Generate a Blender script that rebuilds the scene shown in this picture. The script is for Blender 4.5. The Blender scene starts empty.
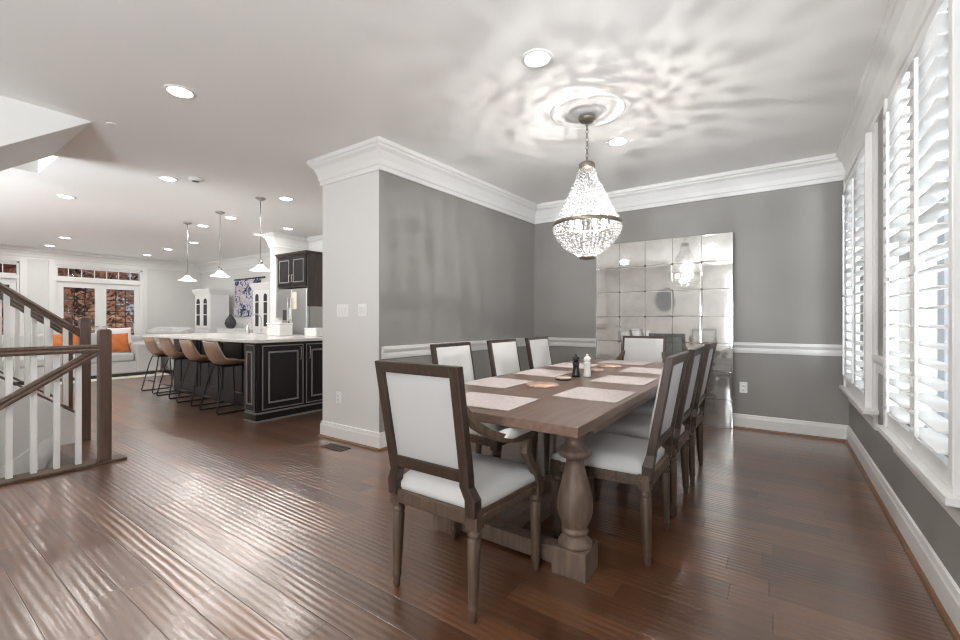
import bpy, math, random
from mathutils import Vector, Matrix
PI = math.pi
C = bpy.context.scene.collection
SC = bpy.context.scene
random.seed(7)
H = 2.743                      # ceiling height

# ------------------------------------------------------------------ camera
cam_d = bpy.data.cameras.new('camera'); cam = bpy.data.objects.new('camera', cam_d); C.objects.link(cam)
cam_d.sensor_width = 36.0; cam_d.lens = 430.0 / 960 * 36; cam_d.clip_start = 0.02; cam_d.clip_end = 200
cam.location = (0, 0, 1.16); cam.rotation_euler = (PI / 2, 0, math.atan(297.7 / 430))
SC.camera = cam

# ------------------------------------------------------------------ exposure
SC.view_settings.view_transform = 'Standard'; SC.view_settings.look = 'None'
SC.view_settings.gamma = 1.0; SC.view_settings.use_curve_mapping = False
SC.view_settings.exposure = 0.13
SC.cycles.use_denoising = True; SC.cycles.filter_width = 1.15
SC.cycles.max_bounces = 10; SC.cycles.diffuse_bounces = 6; SC.cycles.glossy_bounces = 4
SC.cycles.transparent_max_bounces = 64; SC.cycles.transmission_bounces = 6
SC.cycles.sample_clamp_indirect = 6.0; SC.cycles.caustics_reflective = False; SC.cycles.caustics_refractive = False

# ------------------------------------------------------------------ world, daylight and added fill
W = bpy.data.worlds.new('sky'); SC.world = W; W.use_nodes = True
wn = W.node_tree; bg = wn.nodes['Background']
bg.inputs[0].default_value = (0.80, 0.88, 1.0, 1); bg.inputs[1].default_value = 0.5

CAN_W, CHAND_W, PEND_W, DAY_SIDE, FRONT_FILL, CEIL_FILL = 6.8, 38.0, 5.0, 3.0, 75.0, 125.0

def area(name, loc, rot, sx, sy, w, col=(1, 1, 1), shape='RECTANGLE'):
    l = bpy.data.lights.new(name, 'AREA'); l.shape = shape; l.size = sx
    if shape == 'RECTANGLE': l.size_y = sy
    l.energy = w; l.color = col
    o = bpy.data.objects.new(name, l); C.objects.link(o); o.location = loc; o.rotation_euler = rot
    return o
# daylight outside the side windows; lamps at the unseen front windows are added fill
for k, yc in enumerate((4.58, 2.78, 0.98)):
    area('daylight_side_window', (0.98, yc, 1.4), (0, PI / 2 + 0.25, 0), 2.0, 1.1, DAY_SIDE, (0.97, 0.99, 1.0))
area('added_front_fill', (-0.35, -3.4, 1.45), (PI / 2, 0, 0), 1.5, 1.9, FRONT_FILL, (0.99, 0.995, 1.0))
area('added_front_fill', (-6.2, -3.4, 1.45), (PI / 2, 0, 0), 1.5, 1.9, FRONT_FILL, (0.99, 0.995, 1.0))
area('added_front_fill', (-9.0, -3.4, 1.45), (PI / 2, 0, 0), 3.0, 1.9, FRONT_FILL * 0.35, (0.99, 0.995, 1.0))
# unseen lamps added outside the windows to wash the ceiling (power per square metre)
def ceiling_fill(x0, x1, y0, y1, k=1.0, rot=(PI, 0, 0), spread=PI):
    o = area('added_ceiling_fill', ((x0 + x1) / 2, (y0 + y1) / 2, -0.22), rot, x1 - x0, y1 - y0, CEIL_FILL * k * (x1 - x0) * (y1 - y0), (0.93, 0.965, 1.0)); o.data.spread = spread
TILT = (math.radians(130), 0, 0)
ceiling_fill(-3.5, 3.0, -9.0, -3.6, 0.42, TILT, math.radians(100)); ceiling_fill(-7.5, -3.5, -9.0, -3.6, 2.3, (math.radians(152), 0, 0), math.radians(100)); ceiling_fill(-12.5, -7.5, -9.0, -3.6, 0.12, TILT, math.radians(100))
ceiling_fill(2.5, 8.0, -8.0, -3.8, 0.65, (math.radians(130), 0, math.radians(48)), math.radians(100))
ceiling_fill(1.0, 4.5, -1.0, 6.5, 0.07); ceiling_fill(-18.5, -14.2, -0.5, 5.5, 0.07)

# ------------------------------------------------------------------ materials
def mat(name, col, rough=0.5, metal=0.0, spec=0.5, coat=0.0, emit=None, es=0.0, noise=0.0, nscale=(8, 8, 8), bump=0.0, bscale=200.0, coat_ior=1.5, coat_rough=0.05):
    m = bpy.data.materials.new(name); m.use_nodes = True
    nt = m.node_tree; p = nt.nodes['Principled BSDF']
    p.inputs['Base Color'].default_value = (*col, 1); p.inputs['Roughness'].default_value = rough
    p.inputs['Metallic'].default_value = metal; p.inputs['Specular IOR Level'].default_value = spec
    p.inputs['Coat Weight'].default_value = coat; p.inputs['Coat IOR'].default_value = coat_ior; p.inputs['Coat Roughness'].default_value = coat_rough
    if emit: p.inputs['Emission Color'].default_value = (*emit, 1); p.inputs['Emission Strength'].default_value = es
    tc = nt.nodes.new('ShaderNodeTexCoord')
    if noise > 0:
        mp = nt.nodes.new('ShaderNodeMapping'); mp.inputs['Scale'].default_value = nscale
        nz = nt.nodes.new('ShaderNodeTexNoise'); nz.inputs['Scale'].default_value = 1.0; nz.inputs['Detail'].default_value = 5
        nt.links.new(tc.outputs['Object'], mp.inputs[0]); nt.links.new(mp.outputs[0], nz.inputs['Vector'])
        r = nt.nodes.new('ShaderNodeValToRGB')
        r.color_ramp.elements[0].position = 0.3; r.color_ramp.elements[1].position = 0.7
        r.color_ramp.elements[0].color = (*[c * (1 - noise) for c in col], 1)
        r.color_ramp.elements[1].color = (*[min(1, c * (1 + noise)) for c in col], 1)
        nt.links.new(nz.outputs['Fac'], r.inputs[0]); nt.links.new(r.outputs[0], p.inputs['Base Color'])
    if bump > 0:
        nz2 = nt.nodes.new('ShaderNodeTexNoise'); nz2.inputs['Scale'].default_value = bscale
        b = nt.nodes.new('ShaderNodeBump'); b.inputs['Strength'].default_value = bump; b.inputs['Distance'].default_value = 0.002
        nt.links.new(tc.outputs['Object'], nz2.inputs['Vector']); nt.links.new(nz2.outputs['Fac'], b.inputs['Height'])
        nt.links.new(b.outputs[0], p.inputs['Normal'])
    return m

M = {}
M['ceiling'] = mat('ceiling_paint', (0.92, 0.915, 0.90), 0.8)
M['white'] = mat('white_wall_paint', (0.74, 0.735, 0.718), 0.7)
M['grey'] = mat('grey_wall_paint', (0.298, 0.287, 0.272), 0.55, noise=0.06, nscale=(1.5, 1.5, 1.5))
M['trim'] = mat('white_trim_paint', (0.84, 0.835, 0.82), 0.35)
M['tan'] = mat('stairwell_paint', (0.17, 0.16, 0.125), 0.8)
M['shutter'] = mat('shutter_paint', (0.85, 0.85, 0.84), 0.35)
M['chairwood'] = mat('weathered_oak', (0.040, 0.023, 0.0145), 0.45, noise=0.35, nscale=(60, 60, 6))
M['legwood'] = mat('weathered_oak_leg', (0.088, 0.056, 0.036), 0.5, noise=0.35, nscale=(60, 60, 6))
M['tablewood'] = mat('table_oak', (0.165, 0.103, 0.076), 0.3, noise=0.22, nscale=(40, 3, 40))
M['baluwood'] = mat('table_leg_oak', (0.145, 0.098, 0.072), 0.5, noise=0.3, nscale=(40, 40, 5))
M['darkwood'] = mat('dark_stained_wood', (0.085, 0.05, 0.035), 0.35, noise=0.3, nscale=(30, 30, 5))
M['railwood'] = mat('dark_rail_wood', (0.105, 0.066, 0.050), 0.35, noise=0.25, nscale=(40, 40, 6))
M['shoe'] = mat('shoe_moulding_wood', (0.21, 0.11, 0.055), 0.4)
M['fabric'] = mat('cream_linen', (0.64, 0.632, 0.62), 0.9, bump=0.25, bscale=500)
M['fabric2'] = mat('grey_linen', (0.48, 0.476, 0.468), 0.9, bump=0.25, bscale=500)
M['placemat'] = mat('woven_placemat', (0.56, 0.49, 0.47), 0.85, noise=0.12, nscale=(150, 20, 20), bump=0.3, bscale=600)
M['black'] = mat('black_cabinet_paint', (0.010, 0.009, 0.009), 0.3, spec=0.35)
M['edge_highlight'] = mat('painted_edge_highlight', (0.22, 0.21, 0.20), 0.4)  # pale colour paints in the gloss highlights along the cabinet edges
M['espresso'] = mat('espresso_cabinet_wood', (0.05, 0.035, 0.03), 0.35, noise=0.25, nscale=(20, 20, 3))
M['quartz'] = mat('pale_quartz', (0.74, 0.72, 0.685), 0.15, noise=0.07, nscale=(30, 30, 30))
M['steel'] = mat('brushed_steel', (0.55, 0.55, 0.54), 0.28, metal=1.0)
M['nickel'] = mat('satin_nickel', (0.42, 0.41, 0.39), 0.3, metal=1.0)
M['darkmetal'] = mat('dark_metal', (0.06, 0.055, 0.05), 0.4, metal=0.8)
M['bronze'] = mat('antique_bronze', (0.23, 0.20, 0.165), 0.4, metal=0.8)
M['leather'] = mat('tan_leather', (0.30, 0.19, 0.125), 0.45, noise=0.15, nscale=(10, 10, 10))
M['leather_in'] = mat('pale_stitched_edge', (0.50, 0.42, 0.34), 0.5)
M['stoolmetal'] = mat('black_stool_metal', (0.045, 0.042, 0.04), 0.35, metal=0.7)
M['sofa'] = mat('light_grey_upholstery', (0.50, 0.495, 0.485), 0.9, bump=0.2, bscale=300)
M['orange'] = mat('orange_cushion_cloth', (0.55, 0.16, 0.04), 0.8, noise=0.2, nscale=(8, 8, 8))
M['whitecloth'] = mat('white_cushion_cloth', (0.78, 0.78, 0.77), 0.9)
M['rug'] = mat('cream_rug', (0.70, 0.66, 0.60), 0.95)
M['whiteware'] = mat('white_enamel', (0.82, 0.81, 0.79), 0.25)
M['pink'] = mat('agate_pink', (0.62, 0.40, 0.31), 0.3, noise=0.45, nscale=(22, 9, 9))
M['cork'] = mat('pale_coaster', (0.66, 0.52, 0.44), 0.5, noise=0.3, nscale=(20, 20, 20))
M['blackware'] = mat('black_lacquer', (0.012, 0.013, 0.014), 0.2)
M['charcoal'] = mat('charcoal_ceramic', (0.05, 0.05, 0.055), 0.5)
M['paper'] = mat('cream_paper', (0.72, 0.62, 0.52), 0.8)
M['lens'] = mat('lamp_lens', (1, 1, 1), 0.4, emit=(1.0, 0.98, 0.95), es=10.0)
M['bulb'] = mat('glowing_bulb', (1, 1, 1), 0.4, emit=(1.0, 0.96, 0.9), es=12.0)
M['shade'] = mat('white_glass_shade', (0.88, 0.88, 0.87), 0.3, emit=(1, 0.98, 0.95), es=0.35)
M['bark'] = mat('tree_bark', (0.05, 0.042, 0.04), 0.9)
M['leafred'] = mat('rust_leaves', (0.40, 0.13, 0.08), 0.8, noise=0.5, nscale=(3, 3, 3))
M['leaftan'] = mat('tan_leaves', (0.42, 0.22, 0.13), 0.8, noise=0.5, nscale=(3, 3, 3))
M['soil'] = mat('leaf_litter', (0.25, 0.13, 0.08), 0.95, noise=0.4, nscale=(4, 4, 4))
M['slot'] = mat('dark_slot', (0.03, 0.03, 0.03), 0.6)
M['vent'] = mat('bronze_register', (0.10, 0.075, 0.055), 0.4, metal=0.5)
M['bluewhite'] = mat('white_plate', (0.92, 0.92, 0.91), 0.35)

def glass_mat():
    m = bpy.data.materials.new('window_glass'); m.use_nodes = True; nt = m.node_tree; nt.nodes.clear()
    o = nt.nodes.new('ShaderNodeOutputMaterial'); mx = nt.nodes.new('ShaderNodeMixShader')
    t = nt.nodes.new('ShaderNodeBsdfTransparent'); g = nt.nodes.new('ShaderNodeBsdfGlossy'); g.inputs['Roughness'].default_value = 0.02
    t.inputs[0].default_value = (0.94, 0.95, 0.95, 1)
    f = nt.nodes.new('ShaderNodeFresnel'); f.inputs[0].default_value = 1.35
    ge = nt.nodes.new('ShaderNodeNewGeometry'); iv = nt.nodes.new('ShaderNodeMath'); iv.operation = 'SUBTRACT'; iv.inputs[0].default_value = 1.0
    mu = nt.nodes.new('ShaderNodeMath'); mu.operation = 'MULTIPLY'; nt.links.new(ge.outputs['Backfacing'], iv.inputs[1]); nt.links.new(f.outputs[0], mu.inputs[0]); nt.links.new(iv.outputs[0], mu.inputs[1])
    nt.links.new(mu.outputs[0], mx.inputs[0]); nt.links.new(t.outputs[0], mx.inputs[1]); nt.links.new(g.outputs[0], mx.inputs[2]); nt.links.new(mx.outputs[0], o.inputs[0])
    return m
M['glass'] = glass_mat()

def crystal_mat():
    m = bpy.data.materials.new('cut_crystal'); m.use_nodes = True; nt = m.node_tree; nt.nodes.clear()
    o = nt.nodes.new('ShaderNodeOutputMaterial')
    t = nt.nodes.new('ShaderNodeBsdfTransparent'); tr = nt.nodes.new('ShaderNodeBsdfTranslucent'); d = nt.nodes.new('ShaderNodeBsdfDiffuse'); g = nt.nodes.new('ShaderNodeBsdfGlossy')
    tr.inputs[0].default_value = d.inputs[0].default_value = (0.62, 0.62, 0.62, 1); g.inputs['Roughness'].default_value = 0.05
    a = nt.nodes.new('ShaderNodeMixShader'); b = nt.nodes.new('ShaderNodeMixShader'); c = nt.nodes.new('ShaderNodeMixShader')
    a.inputs[0].default_value = 0.45; b.inputs[0].default_value = 0.3; c.inputs[0].default_value = 0.86
    L = nt.links.new
    L(tr.outputs[0], a.inputs[1]); L(d.outputs[0], a.inputs[2]); L(a.outputs[0], b.inputs[1]); L(g.outputs[0], b.inputs[2])
    L(t.outputs[0], c.inputs[1]); L(b.outputs[0], c.inputs[2]); L(c.outputs[0], o.inputs[0])
    return m
M['crystal'] = crystal_mat()

def floor_mat():
    m = bpy.data.materials.new('hand_scraped_planks'); m.use_nodes = True; nt = m.node_tree; p = nt.nodes['Principled BSDF']; L = nt.links.new; N = nt.nodes.new
    tc = N('ShaderNodeTexCoord')
    def math_(op, a, b=None, c=None):
        q = N('ShaderNodeMath'); q.operation = op
        for k, v in enumerate((a, b, c)):
            if v is None: continue
            if isinstance(v, (int, float)): q.inputs[k].default_value = v
            else: L(v, q.inputs[k])
        return q.outputs[0]
    # planks: rows along X, every row starting at its own offset
    PW, PL = 0.128, 1.15
    sx = N('ShaderNodeSeparateXYZ'); L(tc.outputs['Object'], sx.inputs[0])
    ry = math_('MULTIPLY', sx.outputs['Y'], 1 / PW); row = math_('FLOOR', ry)
    w1 = N('ShaderNodeTexWhiteNoise'); w1.noise_dimensions = '1D'; L(row, w1.inputs['W'])
    rx = math_('MULTIPLY_ADD', sx.outputs['X'], 1 / PL, math_('MULTIPLY', w1.outputs['Value'], 7.3)); pid = math_('FLOOR', rx)
    cv = N('ShaderNodeCombineXYZ'); L(row, cv.inputs[0]); L(pid, cv.inputs[1])
    w2 = N('ShaderNodeTexWhiteNoise'); w2.noise_dimensions = '2D'; L(cv.outputs[0], w2.inputs['Vector'])
    def edge(t, w):
        fr = math_('FRACT', t); return math_('MULTIPLY', math_('MINIMUM', fr, math_('SUBTRACT', 1.0, fr)), w)
    seam = N('ShaderNodeMapRange'); seam.inputs[1].default_value = 0.0; seam.inputs[2].default_value = 0.0024; seam.inputs[3].default_value = 1.0; seam.inputs[4].default_value = 0.0
    L(math_('MINIMUM', edge(ry, PW), edge(rx, PL)), seam.inputs[0])
    c1 = N('ShaderNodeMix'); c1.data_type = 'RGBA'; c1.inputs[6].default_value = (0.088, 0.036, 0.016, 1); c1.inputs[7].default_value = (0.178, 0.074, 0.033, 1); L(w2.outputs['Value'], c1.inputs[0])
    c2 = N('ShaderNodeMix'); c2.data_type = 'RGBA'; c2.inputs[7].default_value = (0.02, 0.011, 0.008, 1); L(seam.outputs[0], c2.inputs[0]); L(c1.outputs[2], c2.inputs[6])
    mp = N('ShaderNodeMapping'); mp.inputs['Scale'].default_value = (2.5, 45, 1); L(tc.outputs['Object'], mp.inputs[0])
    nz = N('ShaderNodeTexNoise'); nz.inputs['Scale'].default_value = 1; nz.inputs['Detail'].default_value = 6; nz.inputs['Roughness'].default_value = 0.6; L(mp.outputs[0], nz.inputs['Vector'])
    r = N('ShaderNodeMapRange'); r.inputs[1].default_value = 0.3; r.inputs[2].default_value = 0.7; r.inputs[3].default_value = 0.75; r.inputs[4].default_value = 1.2; L(nz.outputs['Fac'], r.inputs[0])
    mu = N('ShaderNodeVectorMath'); mu.operation = 'SCALE'; L(c2.outputs[2], mu.inputs[0]); L(r.outputs[0], mu.inputs['Scale']); L(mu.outputs[0], p.inputs['Base Color'])
    # hand-scraped ripples running along the planks
    mp2 = N('ShaderNodeMapping'); mp2.inputs['Scale'].default_value = (0.8, 5, 1); L(tc.outputs['Object'], mp2.inputs[0])
    n2 = N('ShaderNodeTexNoise'); n2.inputs['Scale'].default_value = 1; n2.inputs['Detail'].default_value = 1.0; L(mp2.outputs[0], n2.inputs['Vector'])
    ph = math_('MULTIPLY_ADD', sx.outputs['Y'], 2 * PI / 0.032, math_('MULTIPLY', n2.outputs['Fac'], 9.0))
    rp = N('ShaderNodeMapRange'); rp.inputs[3].default_value = 0.15; rp.inputs[4].default_value = 1.0; L(w2.outputs['Color'], rp.inputs[0])
    wav = math_('MULTIPLY', math_('SINE', ph), rp.outputs[0])
    mp3 = N('ShaderNodeMapping'); mp3.inputs['Scale'].default_value = (14, 40, 1); L(tc.outputs['Object'], mp3.inputs[0])
    n3 = N('ShaderNodeTexNoise'); n3.inputs['Scale'].default_value = 1; n3.inputs['Detail'].default_value = 2; L(mp3.outputs[0], n3.inputs['Vector'])
    h3 = math_('MULTIPLY_ADD', n3.outputs['Fac'], 1.3, wav)
    h4 = math_('MULTIPLY_ADD', seam.outputs[0], -1.6, h3)
    bp = N('ShaderNodeBump'); bp.inputs['Strength'].default_value = 1.0; bp.inputs['Distance'].default_value = 0.0006; L(h4, bp.inputs['Height'])
    L(bp.outputs[0], p.inputs['Normal']); L(bp.outputs[0], p.inputs['Coat Normal'])
    p.inputs['Roughness'].default_value = 0.285; p.inputs['IOR'].default_value = 1.6; p.inputs['Coat Weight'].default_value = 1.0; p.inputs['Coat IOR'].default_value = 1.95; p.inputs['Coat Roughness'].default_value = 0.22; p.inputs['Specular Tint'].default_value = (1.0, 0.91, 0.82, 1)
    pass
    return m
M['floor'] = floor_mat()

def mirror_mat():
    m = bpy.data.materials.new('antiqued_mirror'); m.use_nodes = True; nt = m.node_tree; p = nt.nodes['Principled BSDF']; L = nt.links.new; N = nt.nodes.new
    tc = N('ShaderNodeTexCoord')
    n1 = N('ShaderNodeTexNoise'); n1.inputs['Scale'].default_value = 2.2; n1.inputs['Detail'].default_value = 7; n1.inputs['Roughness'].default_value = 0.65; L(tc.outputs['Object'], n1.inputs['Vector'])
    r = N('ShaderNodeValToRGB'); e = r.color_ramp.elements
    e[0].position = 0.33; e[0].color = (0.66, 0.66, 0.63, 1); e[1].position = 0.6; e[1].color = (0.93, 0.93, 0.91, 1); L(n1.outputs['Fac'], r.inputs[0])
    L(r.outputs[0], p.inputs['Base Color'])
    rr = N('ShaderNodeMapRange'); rr.inputs[1].default_value = 0.35; rr.inputs[2].default_value = 0.6; rr.inputs[3].default_value = 0.09; rr.inputs[4].default_value = 0.02; L(n1.outputs['Fac'], rr.inputs[0]); p.inputs['Roughness'].default_value = 0.05
    p.inputs['Metallic'].default_value = 1.0
    o = nt.nodes['Material Output']; d = N('ShaderNodeBsdfDiffuse'); d.inputs[0].default_value = (0.80, 0.79, 0.76, 1); mx = N('ShaderNodeMixShader'); mx.inputs[0].default_value = 0.19
    L(p.outputs[0], mx.inputs[1]); L(d.outputs[0], mx.inputs[2]); L(mx.outputs[0], o.inputs[0])
    return m
M['mirror'] = mirror_mat()

def art_mat():
    m = bpy.data.materials.new('abstract_print'); m.use_nodes = True; nt = m.node_tree; p = nt.nodes['Principled BSDF']; L = nt.links.new; N = nt.nodes.new
    tc = N('ShaderNodeTexCoord'); n = N('ShaderNodeTexNoise'); n.inputs['Scale'].default_value = 5.5; n.inputs['Detail'].default_value = 3; n.inputs['Distortion'].default_value = 1.6
    L(tc.outputs['Object'], n.inputs['Vector']); r = N('ShaderNodeValToRGB'); cr = r.color_ramp; cr.interpolation = 'CONSTANT'
    cr.elements[0].position = 0; cr.elements[0].color = (0.03, 0.03, 0.06, 1); cr.elements[1].position = 0.40; cr.elements[1].color = (0.09, 0.12, 0.26, 1)
    for pos, c in ((0.46, (0.62, 0.60, 0.62, 1)), (0.54, (0.42, 0.30, 0.36, 1)), (0.58, (0.70, 0.70, 0.70, 1)), (0.66, (0.10, 0.11, 0.2, 1))):
        q = cr.elements.new(pos); q.color = c
    L(n.outputs['Fac'], r.inputs[0]); L(r.outputs[0], p.inputs['Base Color']); p.inputs['Roughness'].default_value = 0.8
    return m
M['art'] = art_mat()

# ------------------------------------------------------------------ mesh helpers
class MB:
    def __init__(s): s.v = []; s.f = []; s.sm = []; s.mi = []; s.x = Matrix.Identity(4); s.m = 0
    def add(s, vs, fs, smooth=False):
        b = len(s.v); s.v += [tuple(s.x @ Vector(p)) for p in vs]
        s.f += [tuple(b + i for i in f) for f in fs]; s.sm += [smooth] * len(fs); s.mi += [s.m] * len(fs); return s
    def box(s, x0, x1, y0, y1, z0, z1):
        return s.add([(x0, y0, z0), (x1, y0, z0), (x1, y1, z0), (x0, y1, z0), (x0, y0, z1), (x1, y0, z1), (x1, y1, z1), (x0, y1, z1)],
                     [(0, 3, 2, 1), (4, 5, 6, 7), (0, 1, 5, 4), (1, 2, 6, 5), (2, 3, 7, 6), (3, 0, 4, 7)])
    def prism(s, poly, axis, a, b, smooth=False):
        """poly of 2D points extruded along axis from a to b (axis x: points are (y,z); y: (x,z); z: (x,y))"""
        n = len(poly)
        def pt(p, t): return (t, p[0], p[1]) if axis == 'x' else (p[0], t, p[1]) if axis == 'y' else (p[0], p[1], t)
        vs = [pt(p, a) for p in poly] + [pt(p, b) for p in poly]
        fs = [tuple(range(n))[::-1], tuple(range(n, 2 * n))]
        s.add(vs, fs); b0 = len(s.v) - 2 * n
        for i in range(n):
            j = (i + 1) % n; s.f.append((b0 + i, b0 + j, b0 + n + j, b0 + n + i)); s.sm.append(smooth); s.mi.append(s.m)
        return s
    def lathe(s, prof, c=(0, 0, 0), n=20, smooth=True):
        vs = []; fs = []
        for r, z in prof:
            for k in range(n):
                a = 2 * PI * k / n; vs.append((c[0] + r * math.cos(a), c[1] + r * math.sin(a), c[2] + z))
        for i in range(len(prof) - 1):
            for k in range(n):
                k2 = (k + 1) % n; fs.append((i * n + k, i * n + k2, (i + 1) * n + k2, (i + 1) * n + k))
        s.add(vs, fs, smooth)
        b = len(s.v) - len(vs)
        if prof[0] != prof[-1] and prof[0][0] > 1e-4: s.f.append(tuple(b + k for k in range(n))[::-1]); s.sm.append(False); s.mi.append(s.m)
        if prof[0] != prof[-1] and prof[-1][0] > 1e-4: s.f.append(tuple(b + (len(prof) - 1) * n + k for k in range(n))); s.sm.append(False); s.mi.append(s.m)
        return s
    def tube(s, path, r, n=8, closed=False):
        P = [Vector(p) for p in path]; vs = []; fs = []; m = len(P); up = None
        for i, p in enumerate(P):
            a = P[i - 1] if (i > 0 or closed) else p; b = P[(i + 1) % m] if (i < m - 1 or closed) else p
            t = (b - a).normalized()
            if up is None: up = Vector((0, 0, 1)) if abs(t.z) < 0.9 else Vector((1, 0, 0))
            u = t.cross(up).normalized(); w = u.cross(t).normalized(); up = w
            rr = r[i] if isinstance(r, (list, tuple)) else r
            for k in range(n):
                q = 2 * PI * k / n; vs.append(tuple(p + u * rr * math.cos(q) + w * rr * math.sin(q)))
        for i in range(m if closed else m - 1):
            for k in range(n):
                k2 = (k + 1) % n; j = (i + 1) % m; fs.append((i * n + k, i * n + k2, j * n + k2, j * n + k))
        if not closed: fs += [tuple(range(n))[::-1], tuple(range((m - 1) * n, m * n))]
        return s.add(vs, fs, True)
    def loft(s, rings, smooth=False, closed=False):
        """rings: equal-length loops of 3D points, capped at both ends"""
        n = len(rings[0]); vs = [p for r in rings for p in r]; fs = []
        for i in range(len(rings) if closed else len(rings) - 1):
            j = (i + 1) % len(rings)
            for k in range(n): k2 = (k + 1) % n; fs.append((i * n + k, i * n + k2, j * n + k2, j * n + k))
        if not closed: fs += [tuple(range(n))[::-1], tuple(range((len(rings) - 1) * n, len(rings) * n))]
        return s.add(vs, fs, smooth)
    def sweep(s, path, prof, closed=False, smooth=False):
        """profile (offset to the left of the path, z) swept along a 2D path with mitred corners"""
        P = [Vector(p) for p in path]; rings = []; n = len(P)
        for i in range(n):
            d1 = (P[i] - P[i - 1]).normalized() if (i > 0 or closed) else None
            d2 = (P[(i + 1) % n] - P[i]).normalized() if (i < n - 1 or closed) else None
            d1 = d1 or d2; d2 = d2 or d1
            n1 = Vector((-d1.y, d1.x)); n2 = Vector((-d2.y, d2.x)); m = (n1 + n2) / (1 + n1.dot(n2))
            rings.append([(P[i].x + m.x * o, P[i].y + m.y * o, z) for o, z in prof])
        return s.loft(rings, smooth, closed)
    def build(s, name, material, parent=None, bevel=0.0, seg=2, loc=None, rot=None, angle=40):
        me = bpy.data.meshes.new(name); me.from_pydata(s.v, [], s.f)
        ms = material if isinstance(material, (list, tuple)) else [material]
        for m in ms: me.materials.append(M[m] if isinstance(m, str) else m)
        me.polygons.foreach_set('use_smooth', s.sm); me.polygons.foreach_set('material_index', s.mi)
        import bmesh
        bm = bmesh.new(); bm.from_mesh(me); bmesh.ops.recalc_face_normals(bm, faces=bm.faces); bm.to_mesh(me); bm.free()
        me.update()
        o = bpy.data.objects.new(name, me); C.objects.link(o)
        if parent: o.parent = parent
        if loc: o.location = loc
        if rot: o.rotation_euler = rot
        if bevel:
            b = o.modifiers.new('bevel', 'BEVEL'); b.width = bevel; b.segments = seg; b.limit_method = 'ANGLE'; b.angle_limit = math.radians(angle)
            b.harden_normals = False
        return o

def tag(o, label=None, cat=None, group=None, kind=None):
    if label: o['label'] = label
    if cat: o['category'] = cat
    if group: o['group'] = group
    if kind: o['kind'] = kind
    return o
def thing(name, label, cat, loc=(0, 0, 0), rz=0, group=None, kind=None):
    o = bpy.data.objects.new(name, None); C.objects.link(o); o.location = loc; o.rotation_euler = (0, 0, rz); o.empty_display_size = 0.1
    return tag(o, label, cat, group, kind)
def dup(o, parent=None):
    kids = [c for c in ALLKIDS(o)]
    c = o.copy(); C.objects.link(c); c.parent = parent
    for k in kids: dup(k, c)
    return c
def ALLKIDS(o): return list(o.children)
def struct(o, label): return tag(o, label, None, None, 'structure')
def box_obj(name, b, m, parent=None, bevel=0.0):
    return MB().box(*b).build(name, m, parent, bevel)
def cushion(mb, x0, x1, y0, y1, z0, z1, nx=12, ny=12, p=0.28):
    """soft pad: flat bottom, domed top with rounded rim"""
    vs = []; fs = []
    for j in range(ny + 1):
        for i in range(nx + 1):
            u = i / nx * 2 - 1; v = j / ny * 2 - 1
            d = ((1 - u ** 4) * (1 - v ** 4))
            vs.append((x0 + (x1 - x0) * i / nx, y0 + (y1 - y0) * j / ny, z0 + (z1 - z0) * (max(d, 0) ** p if d > 0 else 0) * 0.55 + (z1 - z0) * 0.45))
    w = nx + 1
    for j in range(ny):
        for i in range(nx): fs.append((j * w + i, j * w + i + 1, (j + 1) * w + i + 1, (j + 1) * w + i))
    rim = [i for i in range(w)] + [(j + 1) * w - 1 for j in range(1, ny + 1)] + [ny * w + i for i in range(nx - 1, -1, -1)] + [j * w for j in range(ny - 1, 0, -1)]
    b = len(vs)
    for i in rim: vs.append((vs[i][0], vs[i][1], z0))
    n = len(rim)
    for k in range(n): k2 = (k + 1) % n; fs.append((rim[k2], rim[k], b + k, b + k2))
    fs.append(tuple(range(b, b + n)))
    mb.add(vs, fs, True); return mb

# ================================================================== THE SETTING
XR, YB, XL, XLB, YS, XS = 0.56, 5.38, -2.92, -2.80, 2.645, -3.75      # right wall, back wall, left wall, stub face, stub end
XF, YK, YREAR = -13.5, 5.55, -3.0
# floor with the stairwell opening
f = MB()
HX0, HX1, HY0, HY1 = -5.46, -4.60, -2.9, 1.02
f.box(XF - 0.1, HX0, YREAR, YK + 0.1, -0.2, 0).box(HX1, XR + 0.2, YREAR, YK + 0.1, -0.2, 0).box(HX0, HX1, HY1, YK + 0.1, -0.2, 0).box(HX0, HX1, YREAR, HY0, -0.2, 0)
struct(f.build('floor', 'floor'), 'dark hand-scraped wood plank floor')
# ceiling with the opening over the rising stairs
c = MB(); OX0, OX1, OY0, OY1 = -6.55, -5.735, -2.6, 1.1
c.box(XF - 0.1, OX0, YREAR, YK + 0.1, H, H + 0.15).box(OX1, XR + 0.2, YREAR, YK + 0.1, H, H + 0.15).box(OX0, OX1, OY1, YK + 0.1, H, H + 0.15).box(OX0, OX1, YREAR, OY0, H, H + 0.15)
struct(c.build('ceiling', 'ceiling'), 'smooth white ceiling over the whole open floor')
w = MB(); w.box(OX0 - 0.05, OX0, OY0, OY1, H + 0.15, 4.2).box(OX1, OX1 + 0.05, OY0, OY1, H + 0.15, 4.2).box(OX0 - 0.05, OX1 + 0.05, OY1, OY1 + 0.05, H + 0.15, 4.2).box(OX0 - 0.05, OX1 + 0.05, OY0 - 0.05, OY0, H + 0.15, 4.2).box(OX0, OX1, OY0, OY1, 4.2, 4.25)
struct(w.build('wall_stairwell', 'tan'), 'tan walls of the upper stairwell seen through the ceiling opening')
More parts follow.
